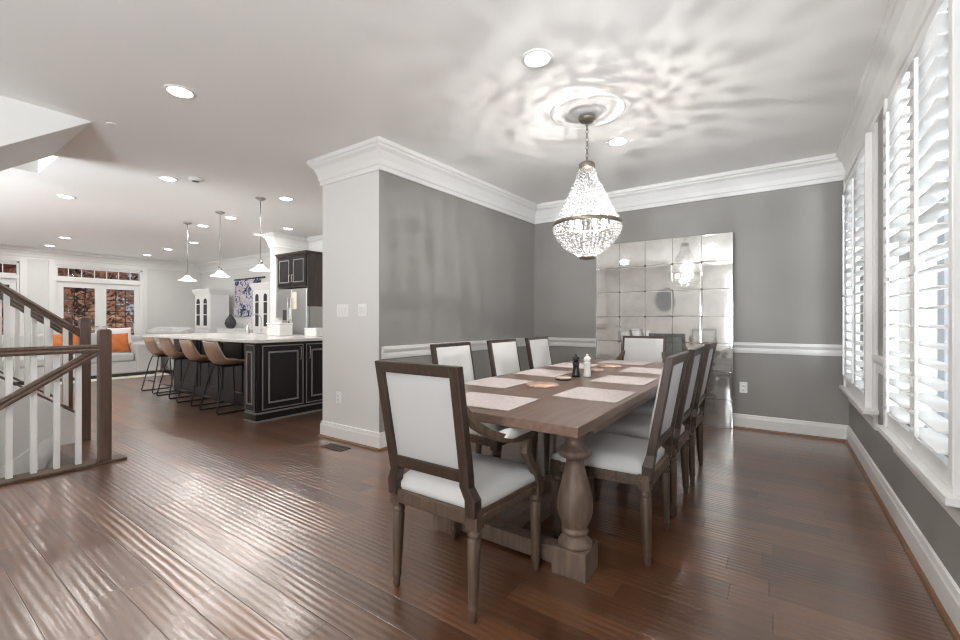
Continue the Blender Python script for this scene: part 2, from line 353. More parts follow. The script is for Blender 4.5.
# walls
w = MB(); w.box(XLB, XR + 0.15, YB, YB + 0.15, 0, H)
struct(w.build('wall_back', 'grey'), 'taupe grey dining room wall behind the leaning mirror')
w = MB(); w.m = 0; w.prism([(XS, YS), (XL - 0.01, YS), (XLB - 0.01, YB), (XLB - 0.01, YK + 0.1), (XS, YK + 0.1)], 'z', 0, H); w.m = 1; w.prism([(XL - 0.01, YS + 0.0005), (XL, YS + 0.0005), (XLB, YB), (XLB - 0.01, YB)], 'z', 0, H)
struct(w.build('wall_left', ['white', 'grey']), 'thick partition, pale end facing the hall and grey dining side')
WIN = [(4.02, 5.14), (2.20, 3.32), (0.40, 1.52)]; WZ0, WZ1 = 0.55, 2.42
w = MB(); ys = [YREAR] + [v for a, b in sorted(WIN) for v in (a, b)] + [YB + 0.15]
for i in range(0, len(ys), 2): w.box(XR, XR + 0.15, ys[i], ys[i + 1], 0, H)
for a, b in WIN: w.box(XR, XR + 0.15, a, b, 0, WZ0).box(XR, XR + 0.15, a, b, WZ1, H)
struct(w.build('wall_right', 'grey'), 'grey dining room wall with the shuttered windows')
w = MB(); RW = (-1.1, 0.4); FW = (-6.95, -5.45)
w.box(XF - 0.1, -10.5, YREAR - 0.15, YREAR, 0, H).box(-7.5, FW[0], YREAR - 0.15, YREAR, 0, H).box(FW[1], RW[0], YREAR - 0.15, YREAR, 0, H).box(RW[1], XR + 0.2, YREAR - 0.15, YREAR, 0, H)
for a, b in (RW, FW, (-10.5, -7.5)): w.box(a, b, YREAR - 0.15, YREAR, 0, 0.45).box(a, b, YREAR - 0.15, YREAR, 2.45, H)
struct(w.build('wall_rear', 'white'), 'pale front wall of the house behind the camera')
D1 = (2.54, 4.16); D2 = (0.3, 1.98); DT = 2.43
w = MB(); w.box(XF - 0.15, XF, YREAR, D2[0], 0, H).box(XF - 0.15, XF, D2[1], D1[0], 0, H).box(XF - 0.15, XF, D1[1], YK + 0.1, 0, H)
for a, b in (D1, D2): w.box(XF - 0.15, XF, a, b, DT, H)
struct(w.build('wall_far', 'white'), 'far living room wall with glazed doors to the garden')
w = MB(); w.box(XF, -7.6, YK, YK + 0.15, 0, H).box(-7.60, XS, 5.0, 5.15, 0, H).box(-7.72, -7.53, 4.33, YK, 0, H)
struct(w.build('wall_kitchen', 'white'), 'pale kitchen wall with a short return beside the fridge')
w = MB(); w.box(HX0 - 0.06, HX1 + 0.04, HY0 - 0.1, HY0, -2.6, 0).box(HX1, HX1 + 0.06, HY0, HY1, -2.6, -0.2).box(HX0 - 0.06, HX1, HY0, HY1 + 0.1, -2.7, -2.6).box(HX0 - 0.06, HX1 + 0.06, HY1, HY1 + 0.06, -2.6, -0.2)
struct(w.build('wall_lower', 'white'), 'pale walls of the stairs going down')

# crown moulding, chair rail, baseboards
crown = [(0, H - 0.243), (0.018, H - 0.243), (0.018, H - 0.205), (0.028, H - 0.195), (0.034, H - 0.150), (0.060, H - 0.085), (0.088, H - 0.062), (0.088, H - 0.045), (0.105, H - 0.035), (0.105, H), (0, H)]
struct(MB().sweep([(XR, YREAR), (XR, YB), (XLB, YB), (XL, YS), (XS, YS), (XS, 5.0), (-7.53, 5.0), (-7.53, 4.33), (-7.72, 4.33), (-7.72, YK), (XF, YK), (XF, YREAR)], crown).build('trim_1', 'trim'), 'tall white crown moulding around the ceiling')
rail = [(0, 0.81), (0.012, 0.81), (0.016, 0.835), (0.016, 0.865), (0.024, 0.875), (0.034, 0.895), (0.034, 0.922), (0, 0.922)]
struct(MB().sweep([(XR, 5.245), (XR, YB), (XLB, YB), (XL, YS + 0.02)], rail).build('trim_2', 'trim'), 'white chair rail on the back and left dining walls')
struct(MB().sweep([(XR, 3.365), (XR, 3.92)], rail).build('trim_3', 'trim'), 'short white chair rail between the two shuttered windows')
base = [(0, 0), (0.018, 0), (0.018, 0.115), (0.014, 0.125), (0.010, 0.150), (0, 0.155)]
shoe = [(0.018, 0), (0.034, 0), (0.033, 0.010), (0.027, 0.018), (0.018, 0.020)]
for nm, path in (('baseboard_right', [(XR, YREAR), (XR, YB), (XLB, YB), (XL, YS), (XS, YS), (XS, 5.0)]), ('baseboard_far', [(-7.72, YK), (XF, YK), (XF, D1[1] + 0.1)]), ('baseboard_living', [(XF, D1[0] - 0.1), (XF, D2[1] + 0.1)])):
    b = MB().sweep(path, base).build(nm, 'trim'); struct(b, 'white baseboard, ' + {'baseboard_right': 'dining room run', 'baseboard_far': 'kitchen wall run', 'baseboard_living': 'piece between the glazed doors'}[nm])
    MB().sweep(path, shoe).build('shoe_moulding', 'shoe', b)

# ---- right wall windows (frames, sill, sash, glass)
def right_window(n, a, b, label, cw=0.10):
    r = thing('window_%d' % n, label, None, (XR, (a + b) / 2, 0), kind='structure'); hw = (b - a) / 2
    m = MB()
    for s in (-1, 1): m.box(-0.022, 0, min(s * hw, s * (hw + cw)), max(s * hw, s * (hw + cw)), WZ0 - 0.02, WZ1 + 0.08)
    m.box(-0.022, 0, -hw, hw, WZ1, WZ1 + 0.08)
    for s in (-1, 1): m.box(-0.062, -0.022, min(s * (hw - 0.005), s * (hw + 0.04)), max(s * (hw - 0.005), s * (hw + 0.04)), WZ0, WZ1 + 0.04)
    m.box(-0.062, -0.022, -hw, hw, WZ1 - 0.004, WZ1 + 0.04)
    m.build('window_casing', 'trim', r, 0.004)
    m = MB(); m.box(-0.085, 0.0, -hw - cw - 0.025, hw + cw + 0.025, WZ0 - 0.03, WZ0); m.prism([(-0.0, WZ0 - 0.14), (-0.018, WZ0 - 0.14), (-0.030, WZ0 - 0.05), (-0.055, WZ0 - 0.03), (0, WZ0 - 0.03)], 'y', -hw - cw + 0.005, hw + cw - 0.005)
    m.build('window_sill', 'trim', r, 0.003)
    m = MB()
    for y in (-hw, -0.02, hw - 0.05): m.box(0.07, 0.11, y, y + 0.05, WZ0, WZ1)
    for z in (WZ0, 1.46, WZ1 - 0.06): m.box(0.072, 0.108, -hw, hw, z, z + 0.06)
    m.build('window_sash', 'trim', r)
    box_obj('window_glass', (0.088, 0.092, -hw, hw, WZ0, WZ1), 'glass', r)
for n, (a, b), l in ((1, WIN[0], 'white framed window with shutters nearest the back corner'), (2, WIN[1], 'white framed window with shutters nearest the camera'), (3, WIN[2], 'white framed window beside the camera')):
    right_window(n, a, b, l, 0.10 if n != 2 else 0.045)

# ---- plantation shutters
def ell(w, t, n=10): return [(w / 2 * math.cos(2 * PI * k / n), t / 2 * math.sin(2 * PI * k / n)) for k in range(n)]
LZ0, LZ1, PITCH = 0.665, 2.33, 0.0765
def shutter_proto(w):
    r = thing('plantation_shutter', 'x', 'shutter')
    m = MB(); t = 0.014; sw = 0.05
    m.box(-t, t, -w / 2, -w / 2 + sw, WZ0 + 0.004, WZ1 - 0.006).box(-t, t, w / 2 - sw, w / 2, WZ0 + 0.004, WZ1 - 0.006)
    m.box(-t, t, -w / 2 + sw, w / 2 - sw, WZ0 + 0.004, LZ0 - 0.035).box(-t, t, -w / 2 + sw, w / 2 - sw, LZ1 + 0.03, WZ1 - 0.006)
    m.build('shutter_frame', 'shutter', r, 0.002)
    n = int((LZ1 - LZ0) / PITCH) + 1; l0 = None
    for k in range(n):
        if l0 is None: l = l0 = MB().prism(ell(0.089, 0.011), 'y', -w / 2 + sw + 0.002, w / 2 - sw - 0.002, True).build('louver', 'shutter', r)
        else: l = l0.copy(); C.objects.link(l)
        l.location = (0, 0, LZ0 + PITCH * k + 0.01); l.rotation_euler = (0, math.radians(-4 + 10 * max(0, k - 12) / 9), 0)
    for z0, z1 in ((LZ0 + 0.015, 1.360), (1.378, 2.24)):
        MB().box(-0.062, -0.049, -0.007, 0.007, z0, z1).build('tilt_rod', 'shutter', r, 0.002)
    for z in (0.85, 2.05): MB().box(-0.02, -0.014, -w / 2 + 0.001, -w / 2 + 0.014, z, z + 0.07).build('hinge', 'trim', r)
    return r
sp = shutter_proto(0.552); first = True
for (a, b), labs in ((WIN[0], ('white louvered shutter panel nearest the grey back corner', 'white louvered shutter panel beside the short chair rail piece, farther window')), (WIN[1], ('white louvered shutter panel of the near window, half farther from the camera', 'white louvered shutter panel at the right edge of the picture')), (WIN[2], ('white louvered shutter panel beside the camera, far half', 'white louvered shutter panel beside the camera, near half'))):
    for s, lab in zip((1, -1), labs):
        o = sp if first else dup(sp); first = False
        o.location = (XR - 0.036, (a + b) / 2 + s * 0.28, 0); tag(o, lab, 'shutter', 'plantation shutters on the dining windows')

# ---- unseen front windows added to let in fill light; rear door, far glazed doors
def plain_window(n, x0, x1, label):
    r = thing('window_%d' % n, label, None, ((x0 + x1) / 2, YREAR, 0), kind='structure'); hw = (x1 - x0) / 2
    m = MB(); m.box(-hw - 0.1, -hw, 0, 0.03, 0.4, 2.5).box(hw, hw + 0.1, 0, 0.03, 0.4, 2.5).box(-hw, hw, 0, 0.03, 2.45, 2.55).box(-hw - 0.1, hw + 0.1, 0, 0.07, 0.4, 0.45)
    m.build('window_casing', 'trim', r)
    m = MB(); k = max(1, round(2 * hw / 0.75))
    for i in range(k + 1): x = -hw + 2 * hw * i / k; m.box(x - 0.03, x + 0.03, -0.1, -0.06, 0.45, 2.45)
    m.box(-hw, hw, -0.1, -0.06, 1.42, 1.48); m.build('window_sash', 'trim', r)
    box_obj('window_glass', (-hw, hw, -0.082, -0.078, 0.45, 2.45), 'glass', r)
plain_window(4, RW[0], RW[1], 'tall unseen front window added behind the camera for fill light')
plain_window(6, FW[0], FW[1], 'tall unseen front window added beside the front door for fill light')
plain_window(5, -10.5, -7.5, 'wide unseen front window added to the living room for fill light')
r = thing('door_3', 'tall white panelled front door reflected in the mirror', None, (-4.6, YREAR, 0), kind='structure')
m = MB(); m.box(-0.6, -0.48, 0, 0.03, 0, 2.42).box(0.48, 0.6, 0, 0.03, 0, 2.42).box(-0.6, 0.6, 0, 0.035, 2.42, 2.54); m.build('door_frame', 'trim', r)
m = MB(); m.box(-0.47, 0.47, 0.0, 0.015, 0.01, 2.41)
for x0, x1 in ((-0.38, -0.05), (0.05, 0.38)):
    for z0, z1 in ((0.18, 0.85), (1.02, 1.7), (1.85, 2.28)): m.box(x0, x1, 0.015, 0.024, z0, z1)
m.build('door_panel', 'trim', r, 0.004)
m = MB().lathe([(0.028, 0), (0.028, 0.01), (0.012, 0.015), (0.012, 0.04), (0.03, 0.06), (0.0, 0.08)]); m.build('door_knob', 'nickel', r, loc=(0.4, 0.016, 1.0), rot=(-PI / 2, 0, 0))

def glazed_doors(n, y0, y1, label, leaves=2):
    r = thing('door_%d' % n, label, None, (XF, (y0 + y1) / 2, 0), kind='structure'); hw = (y1 - y0) / 2
    m = MB(); m.box(0, 0.03, -hw - 0.11, -hw, 0, DT + 0.09).box(0, 0.03, hw, hw + 0.11, 0, DT + 0.09).box(0, 0.03, -hw, hw, DT, DT + 0.09)
    m.box(-0.1, 0.01, -hw, hw, 2.05, 2.14).box(-0.1, 0, -hw, -hw + 0.04, 0, DT).box(-0.1, 0, hw - 0.04, hw, 0, DT).box(-0.1, 0, -hw, hw, DT - 0.04, DT)
    m.build('door_frame', 'trim', r, 0.004)
    m = MB(); zt0, zt1 = 2.17, 2.36
    m.box(-0.07, -0.04, -hw + 0.04, hw - 0.04, zt1, DT - 0.04).box(-0.07, -0.04, -hw + 0.04, hw - 0.04, 2.14, zt0)
    for i in range(1, 7): y = -hw + 2 * hw * i / 7; m.box(-0.062, -0.048, y - 0.008, y + 0.008, zt0, zt1)
    m.build('transom_sash', 'trim', r)
    box_obj('transom_glass', (-0.057, -0.053, -hw, hw, zt0, zt1), 'glass', r)
    lw = (2 * hw - 0.08) / leaves
    for k in range(leaves):
        a = -hw + 0.04 + k * lw; m = MB(); s = 0.105
        m.box(-0.08, -0.035, a, a + s, 0.01, 2.05).box(-0.08, -0.035, a + lw - s, a + lw, 0.01, 2.05).box(-0.08, -0.035, a + s, a + lw - s, 0.01, 0.26).box(-0.08, -0.035, a + s, a + lw - s, 1.92, 2.05)
        d = m.build('door_panel', 'trim', r, 0.003)
        box_obj('door_glass', (-0.06, -0.056, a + s, a + lw - s, 0.26, 1.92), 'glass', d)
        m = MB()
        for i in range(1, 3): y = a + s + (lw - 2 * s) * i / 3; m.box(-0.055, -0.045, y - 0.007, y + 0.007, 0.26, 1.92)
        for i in range(1, 6): z = 0.26 + 1.66 * i / 6; m.box(-0.055, -0.045, a + s, a + lw - s, z - 0.007, z + 0.007)
        m.build('muntin', 'darkmetal', d)
        MB().tube([(-0.035, a + (lw - 0.05 if k == 0 else 0.05), 1.0), (-0.0, a + (lw - 0.05 if k == 0 else 0.05), 1.0), (0.0, a + (lw - 0.14 if k == 0 else 0.14), 1.0)], 0.01).build('door_handle', 'nickel', d)
glazed_doors(1, D1[0], D1[1], 'white glazed double doors with a transom beside the sofa')
glazed_doors(2, D2[0], D2[1], 'white glazed doors with a transom behind the stair rail')

# ---- outside the far doors
g = MB().box(-45, XF - 0.16, -25, 30, -0.5, -0.25).build('ground', 'soil'); struct(g, 'leaf-covered ground outside the glass doors')
def tree(x, y, h, r, material, seed):
    rnd = random.Random(seed)
    t = thing('autumn_tree', 'autumn tree with rust coloured leaves outside the glass doors', 'tree', (x, y, -0.25), 0, 'trees outside the doors')
    m = MB(); m.tube([(0, 0, 0), (0.05, 0.03, h * 0.4), (0, 0.1, h * 0.75), (0.1, 0.05, h)], [0.17, 0.14, 0.1, 0.03], 8)
    for k in range(6):
        a = rnd.uniform(0, 2 * PI); z = h * rnd.uniform(0.25, 0.75)
        m.tube([(0.03, 0.03, z), (math.cos(a) * r * 0.5, math.sin(a) * r * 0.5, z + 0.6), (math.cos(a) * r * 0.9, math.sin(a) * r * 0.9, z + 1.3)], [0.05, 0.035, 0.01], 5)
    m.build('trunk', 'bark', t)
    m = MB(); vs = []; fs = []
    for k in range(4200):
        a = rnd.uniform(0, 2 * PI); q = r * rnd.random() ** 0.5; z = rnd.uniform(0.35, h + 0.6)
        c = Vector((q * math.cos(a), q * math.sin(a), z)); d1 = Vector((rnd.gauss(0, 1), rnd.gauss(0, 1), rnd.gauss(0, 1))).normalized(); d2 = d1.orthogonal().normalized(); s = rnd.uniform(0.045, 0.10)
        b = len(vs); vs += [tuple(c + d1 * s), tuple(c + d2 * s * 0.7), tuple(c - d1 * s), tuple(c - d2 * s * 0.7)]; fs.append((b, b + 1, b + 2, b + 3))
    m.add(vs, fs); o = m.build('foliage', material, t); o['kind'] = 'stuff'
for k, (x, y, h, rr) in enumerate(((-16.4, 1.2, 5.2, 1.1), (-16.6, 3.6, 5.4, 1.15), (-19.2, 2.3, 6.0, 1.2), (-19.3, 5.0, 6.0, 1.3), (-22.2, 0.9, 6.5, 1.35), (-22.2, 3.8, 6.5, 1.4), (-19.0, -0.5, 5.6, 1.2))):
    tree(x, y, h, rr, 'leafred' if k % 2 == 0 else 'leaftan', k)

# ================================================================== STAIRS AND RAILINGS
# flight going down, flight going up, soffit of the returning flight
st = thing('stair_flight', 'pale stair flight going down inside the floor opening', 'stairs', (HX0, HY1, 0))
m = MB(); RUN, RISE = 0.265, 0.185; wd = HX1 - HX0
for k in range(11): m.box(0.02, wd - 0.005, -RUN * (k + 1), -RUN * k, -RISE * (k + 1) - 0.2, -RISE * (k + 1) - 0.03)
m.build('riser', 'trim', st)
for k in range(11): MB().box(0.02, wd - 0.005, -RUN * (k + 1) - 0.0, -RUN * k + 0.0, -RISE * (k + 1) - 0.03, -RISE * (k + 1)).build('tread', 'darkwood', st, 0.004)
m = MB(); m.prism([(0.02, -0.02), (0.02, 0.10), (-0.04, 0.10), (-RUN * 11, -RISE * 11 + 0.13), (-RUN * 11, -RISE * 11 - 0.25), (-0.1, -0.25)], 'x', 0.006, 0.022); m.build('skirt_board', 'trim', st, 0.003)
up = thing('stair_flight', 'stair flight rising beside the knee wall behind the front railing', 'stairs', (-6.5, 1.20, 0))
m = MB(); sl = 0.80; RU2 = 0.232
for k in range(6): m.box(0.04, 0.96, -RU2 * (k + 1), -RU2 * k, 0, RISE * (k + 1) - 0.03)
m.build('riser', 'trim', up)
for k in range(6): MB().box(0.04, 0.96, -RU2 * (k + 1), -RU2 * k + 0.02, RISE * (k + 1) - 0.03, RISE * (k + 1)).build('tread', 'darkwood', up, 0.004)
# knee wall between the flights
kw = MB(); kw.prism([(1.17, 0.0), (1.17, 0.27), (-0.8, 0.27 + 1.97 * sl), (-0.8, 0)], 'x', -5.54, HX0 + 0.006); kw.box(-5.54, HX0 + 0.006, -2.9, 1.019, -2.6, 0.001)
struct(kw.build('wall_knee', 'white'), 'pale knee wall between the two stair flights')
sf = MB(); sf.prism([(1.06, H), (-1.2, H - 0.735 * 2.26), (-3.0, H - 0.735 * 2.26), (-3.0, H)], 'x', -5.735, -4.50)
struct(sf.build('wall_soffit', 'white'), 'white sloping underside of the upper stair flight')

def baluster(x, y, z0, z1): return MB().box(-0.017, 0.017, -0.017, 0.017, 0, z1 - z0), (x, y, z0)
hrail = [(-0.032, 0.0), (0.032, 0.0), (0.034, 0.018), (0.028, 0.03), (0.033, 0.045), (0.020, 0.062), (-0.020, 0.062), (-0.033, 0.045), (-0.028, 0.03), (-0.034, 0.018)]
def newel(parent, x, y, z0, z1, w=0.078):
    m = MB(); h = w / 2; m.box(-h, h, -h, h, 0, z1 - z0 - 0.012); m.prism([(-h, z1 - z0 - 0.012), (h, z1 - z0 - 0.012), (h * 0.7, z1 - z0), (-h * 0.7, z1 - z0)], 'x', -h * 0.85, h * 0.85)
    return m.build('newel_post', 'railwood', parent, 0.004, loc=(x, y, z0))
# front guard rail along the opening
g = thing('stair_railing', 'level front railing with white balusters and a dark square newel post', 'railing', (-4.52, 1.14, 0))
newel(g, 0, 0, 0.022, 1.085)
MB().prism([(p[0], p[1] + 0.90) for p in hrail], 'y', -4.0, -0.04).build('handrail', 'railwood', g)
MB().box(-0.09, 0.075, -4.0, 0.13, 0, 0.022).build('base_board', 'legwood', g, 0.004)
for k in range(20):
    MB().box(-0.017, 0.017, -0.017, 0.017, 0.022, 0.905).build('baluster', 'trim', g, loc=(-0.03, -0.152 - 0.123 * k, 0)) if k == 0 else None
b0 = [o for o in g.children if o.name.startswith('baluster')][0]
for k in range(1, 26):
    b = b0.copy(); C.objects.link(b); b.location = (-0.03, -0.152 - 0.1245 * k, 0)
# descending handrail joined to the newel
dr = MB(); dx = 0.0
rings = []
for yy, zz in ((-0.05, 0.87), (-3.0, 0.87 - 2.95 * 0.66)): rings.append([(p[0] + dx, yy, zz + p[1] * 1.15) for p in hrail])
dr.loft(rings).build('descending_handrail', 'railwood', g)
# railings of the rising flight
def up_rail(x, ny, label):
    g = thing('stair_railing', label, 'railing', (x, ny, 0))
    newel(g, 0, 0, 0, 1.185)
    L = 1.9; y0, z0 = -0.042, 1.0 - 0.0
    MB().loft([[(p[0], yy, z0 + (-yy - 0.042) * sl + p[1] * 1.25) for p in hrail] for yy in (y0, y0 - L)]).build('handrail', 'railwood', g)
    MB().loft([[(p[0] * 1.1, yy, 0.278 + (-yy - 0.07) * sl + p[1] * 0.35) for p in hrail] for yy in (-0.072, y0 - L)]).build('shoe_rail', 'railwood', g)
    b0 = None
    for k in range(14):
        if b0 is None: b = b0 = MB().prism([(-0.017, -0.36 + 0.017 * sl), (0.017, -0.36 - 0.017 * sl), (0.017, 0.36 - 0.017 * sl), (-0.017, 0.36 + 0.017 * sl)], 'x', -0.017, 0.017).build('baluster', 'trim', g)
        else: b = b0.copy(); C.objects.link(b)
        yy = -0.135 - 0.125 * k; b.location = (0, yy, 0.645 + (-yy - 0.042) * sl)
    return g
up_rail(-5.50, 1.24, 'sloping railing on the knee wall with white balusters')
g = up_rail(-6.50, 1.32, 'sloping railing on the far side of the rising stairs')

# ================================================================== DINING TABLE
TX0, TX1, TY0, TY1, TZ = -1.655, -0.61, 1.52, 4.31, 0.76
tx, ty = (TX0 + TX1) / 2, (TY0 + TY1) / 2
tb = thing('dining_table', 'long brown oak trestle table with bulbous turned legs', 'table', (tx, ty, 0))
hw, hl = (TX1 - TX0) / 2, (TY1 - TY0) / 2
m = MB(); m.box(-hw, hw, -hl, hl, TZ - 0.04, TZ); m.build('tabletop', 'tablewood', tb, 0.004)
m = MB(); ay = hl - 0.30
m.box(-hw + 0.035, -hw + 0.07, -ay, ay, TZ - 0.09, TZ - 0.04).box(hw - 0.07, hw - 0.035, -ay, ay, TZ - 0.09, TZ - 0.04).box(-hw + 0.085, hw - 0.085, -ay, -ay + 0.035, TZ - 0.09, TZ - 0.04).box(-hw + 0.085, hw - 0.085, ay - 0.035, ay, TZ - 0.09, TZ - 0.04)
m.build('apron', 'tablewood', tb, 0.003)
LP = [(0.078, 0.122), (0.079, 0.132), (0.072, 0.145), (0.058, 0.157), (0.049, 0.168), (0.050, 0.176), (0.060, 0.180), (0.063, 0.188), (0.059, 0.197), (0.053, 0.203), (0.060, 0.215), (0.073, 0.245), (0.080, 0.275), (0.083, 0.305), (0.079, 0.345), (0.067, 0.395), (0.053, 0.445), (0.043, 0.49), (0.040, 0.515), (0.045, 0.522), (0.068, 0.530), (0.078, 0.542), (0.079, 0.556), (0.069, 0.568), (0.052, 0.578), (0.043, 0.596), (0.042, 0.612), (0.048, 0.630), (0.060, 0.645), (0.064, 0.66), (0.070, 0.665), (0.070, 0.675)]
leg0 = None; lx, ly = hw - 0.165, hl - 0.375
for sx in (1, -1):
    for sy in (-1, 1):
        if leg0 is None:
            m = MB(); m.lathe(LP, n=28); leg = leg0 = m.build('leg', 'baluwood', tb)
            bb = MB().box(-0.082, 0.082, -0.082, 0.082, 0, 0.124).build('foot_block', 'baluwood', leg, 0.004)
            MB().box(-0.08, 0.08, -0.10, 0.10, 0.670, 0.72).build('cap_block', 'baluwood', leg, 0.004)
            leg.location = (sx * lx, sy * ly, 0)
        else:
            leg = dup(leg0, tb); leg.location = (sx * lx, sy * ly, 0)
for sy in (-1, 1):
    MB().box(-lx + 0.08, lx - 0.08, -0.04, 0.04, 0.015, 0.095).build('stretcher', 'baluwood', tb, 0.006, loc=(0, sy * ly, 0))
MB().box(-0.045, 0.045, -ly + 0.04, ly - 0.04, 0.02, 0.09).build('stretcher', 'baluwood', tb, 0.006)

# ================================================================== CHAIRS
def tilt_pt(y, z, z0=0.45, y0=-0.225, lean=0.098):    # centre line of the leaning back
    return y0 - max(0, z - z0) * lean / 0.54 + y
def chair_leg(front):
    """turned tapering leg"""
    m = MB(); p = [(0.013, 0.0), (0.016, 0.012), (0.014, 0.03), (0.017, 0.036), (0.021, 0.05), (0.019, 0.062), (0.017, 0.066), (0.019, 0.075), (0.024, 0.20), (0.0275, 0.315), (0.0235, 0.322), (0.028, 0.330), (0.0285, 0.338), (0.0235, 0.345), (0.025, 0.36)]
    m.lathe(p, n=14); m.box(-0.027, 0.027, -0.027, 0.027, 0.355, 0.43); return m
def make_chair(arms):
    t = thing('dining_armchair' if arms else 'dining_chair', 'x', 'armchair' if arms else 'chair')
    fw, rw = 0.243, 0.205; fy, ry = 0.225, -0.225
    for sx, y in ((fw, fy), (-fw, fy)):
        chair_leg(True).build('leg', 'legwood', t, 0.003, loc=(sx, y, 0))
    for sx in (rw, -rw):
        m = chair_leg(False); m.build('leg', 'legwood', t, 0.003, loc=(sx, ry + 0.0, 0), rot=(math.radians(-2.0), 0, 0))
    # seat rails
    m = MB(); z0, z1 = 0.372, 0.425
    m.loft([[(-rw + 0.02, ry - 0.018, z0), (-rw + 0.02, ry + 0.018, z0), (-rw + 0.02, ry + 0.018, z1), (-rw + 0.02, ry - 0.018, z1)], [(rw - 0.02, ry - 0.018, z0), (rw - 0.02, ry + 0.018, z0), (rw - 0.02, ry + 0.018, z1), (rw - 0.02, ry - 0.018, z1)]])
    m.loft([[(-fw + 0.02, fy - 0.015, z0), (-fw + 0.02, fy + 0.02, z0), (-fw + 0.02, fy + 0.02, z1), (-fw + 0.02, fy - 0.015, z1)], [(fw - 0.02, fy - 0.015, z0), (fw - 0.02, fy + 0.02, z0), (fw - 0.02, fy + 0.02, z1), (fw - 0.02, fy - 0.015, z1)]])
    for s in (1, -1):
        m.loft([[(s * rw - s * 0.018, ry, z0), (s * rw + s * 0.02, ry, z0), (s * rw + s * 0.02, ry, z1), (s * rw - s * 0.018, ry, z1)], [(s * fw - s * 0.018, fy, z0), (s * fw + s * 0.02, fy, z0), (s * fw + s * 0.02, fy, z1), (s * fw - s * 0.018, fy, z1)]])
        m.loft([[(s * rw + s * 0.0, ry, z0 + 0.018), (s * rw + s * 0.026, ry, z0 + 0.018), (s * rw + s * 0.026, ry, z0 + 0.034), (s * rw, ry, z0 + 0.034)], [(s * fw, fy, z0 + 0.018), (s * fw + s * 0.026, fy, z0 + 0.018), (s * fw + s * 0.026, fy, z0 + 0.034), (s * fw, fy, z0 + 0.034)]])
    m.build('seat_frame', 'legwood', t, 0.004)
    # seat cushion (trapezoid)
    m = MB(); cushion(m, -1, 1, -1, 1, 0, 1, 14, 14, 0.4); vs = []
    for x, y, z in m.v:
        yy = ry + 0.005 + (y + 1) / 2 * (fy - ry + 0.012); ww = rw + (y + 1) / 2 * (fw - rw) + 0.016
        vs.append((x * ww, yy, 0.415 + z * 0.085))
    m.v = vs; m.build('seat_cushion', 'fabric', t)
    # back frame: two posts and two rails, leaning
    def P(x, z, dy): return (x, tilt_pt(dy, z), z)
    m = MB(); pw = 0.045; o = 0.220
    for s in (1, -1):
        rings = []
        for z, xo, w_, dp in ((0.405, rw + 0.026, 0.048, 0.05), (0.47, rw + 0.028, 0.048, 0.05), (0.52, o - 0.010, 0.046, 0.042), (0.56, o - 0.006, pw, 0.040), (0.99, o, pw, 0.036)):
            rings.append([P(s * xo, z, -dp / 2), P(s * xo, z, dp / 2), P(s * (xo - w_), z, dp / 2), P(s * (xo - w_), z, -dp / 2)])
        m.loft(rings)
    for z0, z1 in ((0.535, 0.585), (0.945, 0.99)):
        m.loft([[P(s * (o - 0.04), z0, -0.017), P(s * (o - 0.04), z0, 0.017), P(s * (o - 0.04), z1, 0.017), P(s * (o - 0.04), z1, -0.017)] for s in (-1, 1)])
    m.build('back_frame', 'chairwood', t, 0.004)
    # upholstered panel, front pad and rear cloth
    def pad(dy, thick, sgn, x0=o - pw, za=0.580, zb=0.948):
        m = MB(); nx = ny = 10; vs = []; fs = []
        for j in range(ny + 1):
            for i in range(nx + 1):
                u = i / nx * 2 - 1; v = j / ny * 2 - 1; d = max(0.0, (1 - u ** 6) * (1 - v ** 6)) ** 0.4
                vs.append(P(u * x0, za + (zb - za) * j / ny, dy + sgn * thick * d))
        for j in range(ny):
            for i in range(nx): w = nx + 1; fs.append((j * w + i, j * w + i + 1, (j + 1) * w + i + 1, (j + 1) * w + i))
        return m.add(vs, fs, True)
    pad(0.019, 0.02, 1, o - 0.024, 0.570, 0.966).build('back_cushion', 'fabric', t)
    pad(-0.004, 0.006, -1).build('back_panel', 'fabric2', t)
    if arms:
        for s in (1, -1):
            pts = [(0.2, -0.275, 0.825), (0.222, -0.235, 0.765), (0.245, -0.175, 0.722), (0.262, -0.10, 0.692), (0.268, -0.02, 0.677), (0.268, 0.06, 0.672), (0.264, 0.135, 0.672)]
            m = MB(); rings = []
            for i, (x, y, z) in enumerate(pts):
                w_ = 0.020 if i < 3 else 0.024; h_ = 0.022
                rings.append([(s * (x - w_), y, z - h_), (s * (x + w_), y, z - h_), (s * (x + w_), y, z + h_ * 0.6), (s * (x - w_), y, z + h_ * 0.6)])
            a = m.loft(rings, True).build('arm', 'legwood', t, 0.004)
            m = MB(); rings = []
            for y in [-0.12 + 0.025 * k for k in range(10)]:
                e = max(0.0, 1 - abs((y + 0.0075) / 0.1125) ** 4) ** 0.5; z = 0.682 + 0.012 * (y < -0.06) * (-(y + 0.06) / 0.06)
                rings.append([(s * 0.266 + 0.029 * math.cos(q) , y, z + 0.002 + max(-0.004, 0.034 * e * math.sin(q))) for q in [2 * PI * k / 12 for k in range(12)]])
            m.loft(rings, True).build('arm_pad', 'fabric', a)
            sup = [(0.262, 0.13, 0.655), (0.262, 0.10, 0.62), (0.262, 0.095, 0.58), (0.26, 0.13, 0.53), (0.256, 0.185, 0.48), (0.25, 0.215, 0.44), (0.247, 0.225, 0.40)]
            rings = []
            for x, y, z in sup: rings.append([(s * (x - 0.017), y - 0.022, z), (s * (x + 0.017), y - 0.022, z), (s * (x + 0.017), y + 0.022, z), (s * (x - 0.017), y + 0.022, z)])
            MB().loft(rings, True).build('arm_support', 'legwood', t, 0.004)
    return t
arm0 = make_chair(True); side0 = make_chair(False)
def put(o, x, y, rz, label, group): o.location = (x, y, 0); o.rotation_euler = (0, 0, rz); tag(o, label, None, group); return o
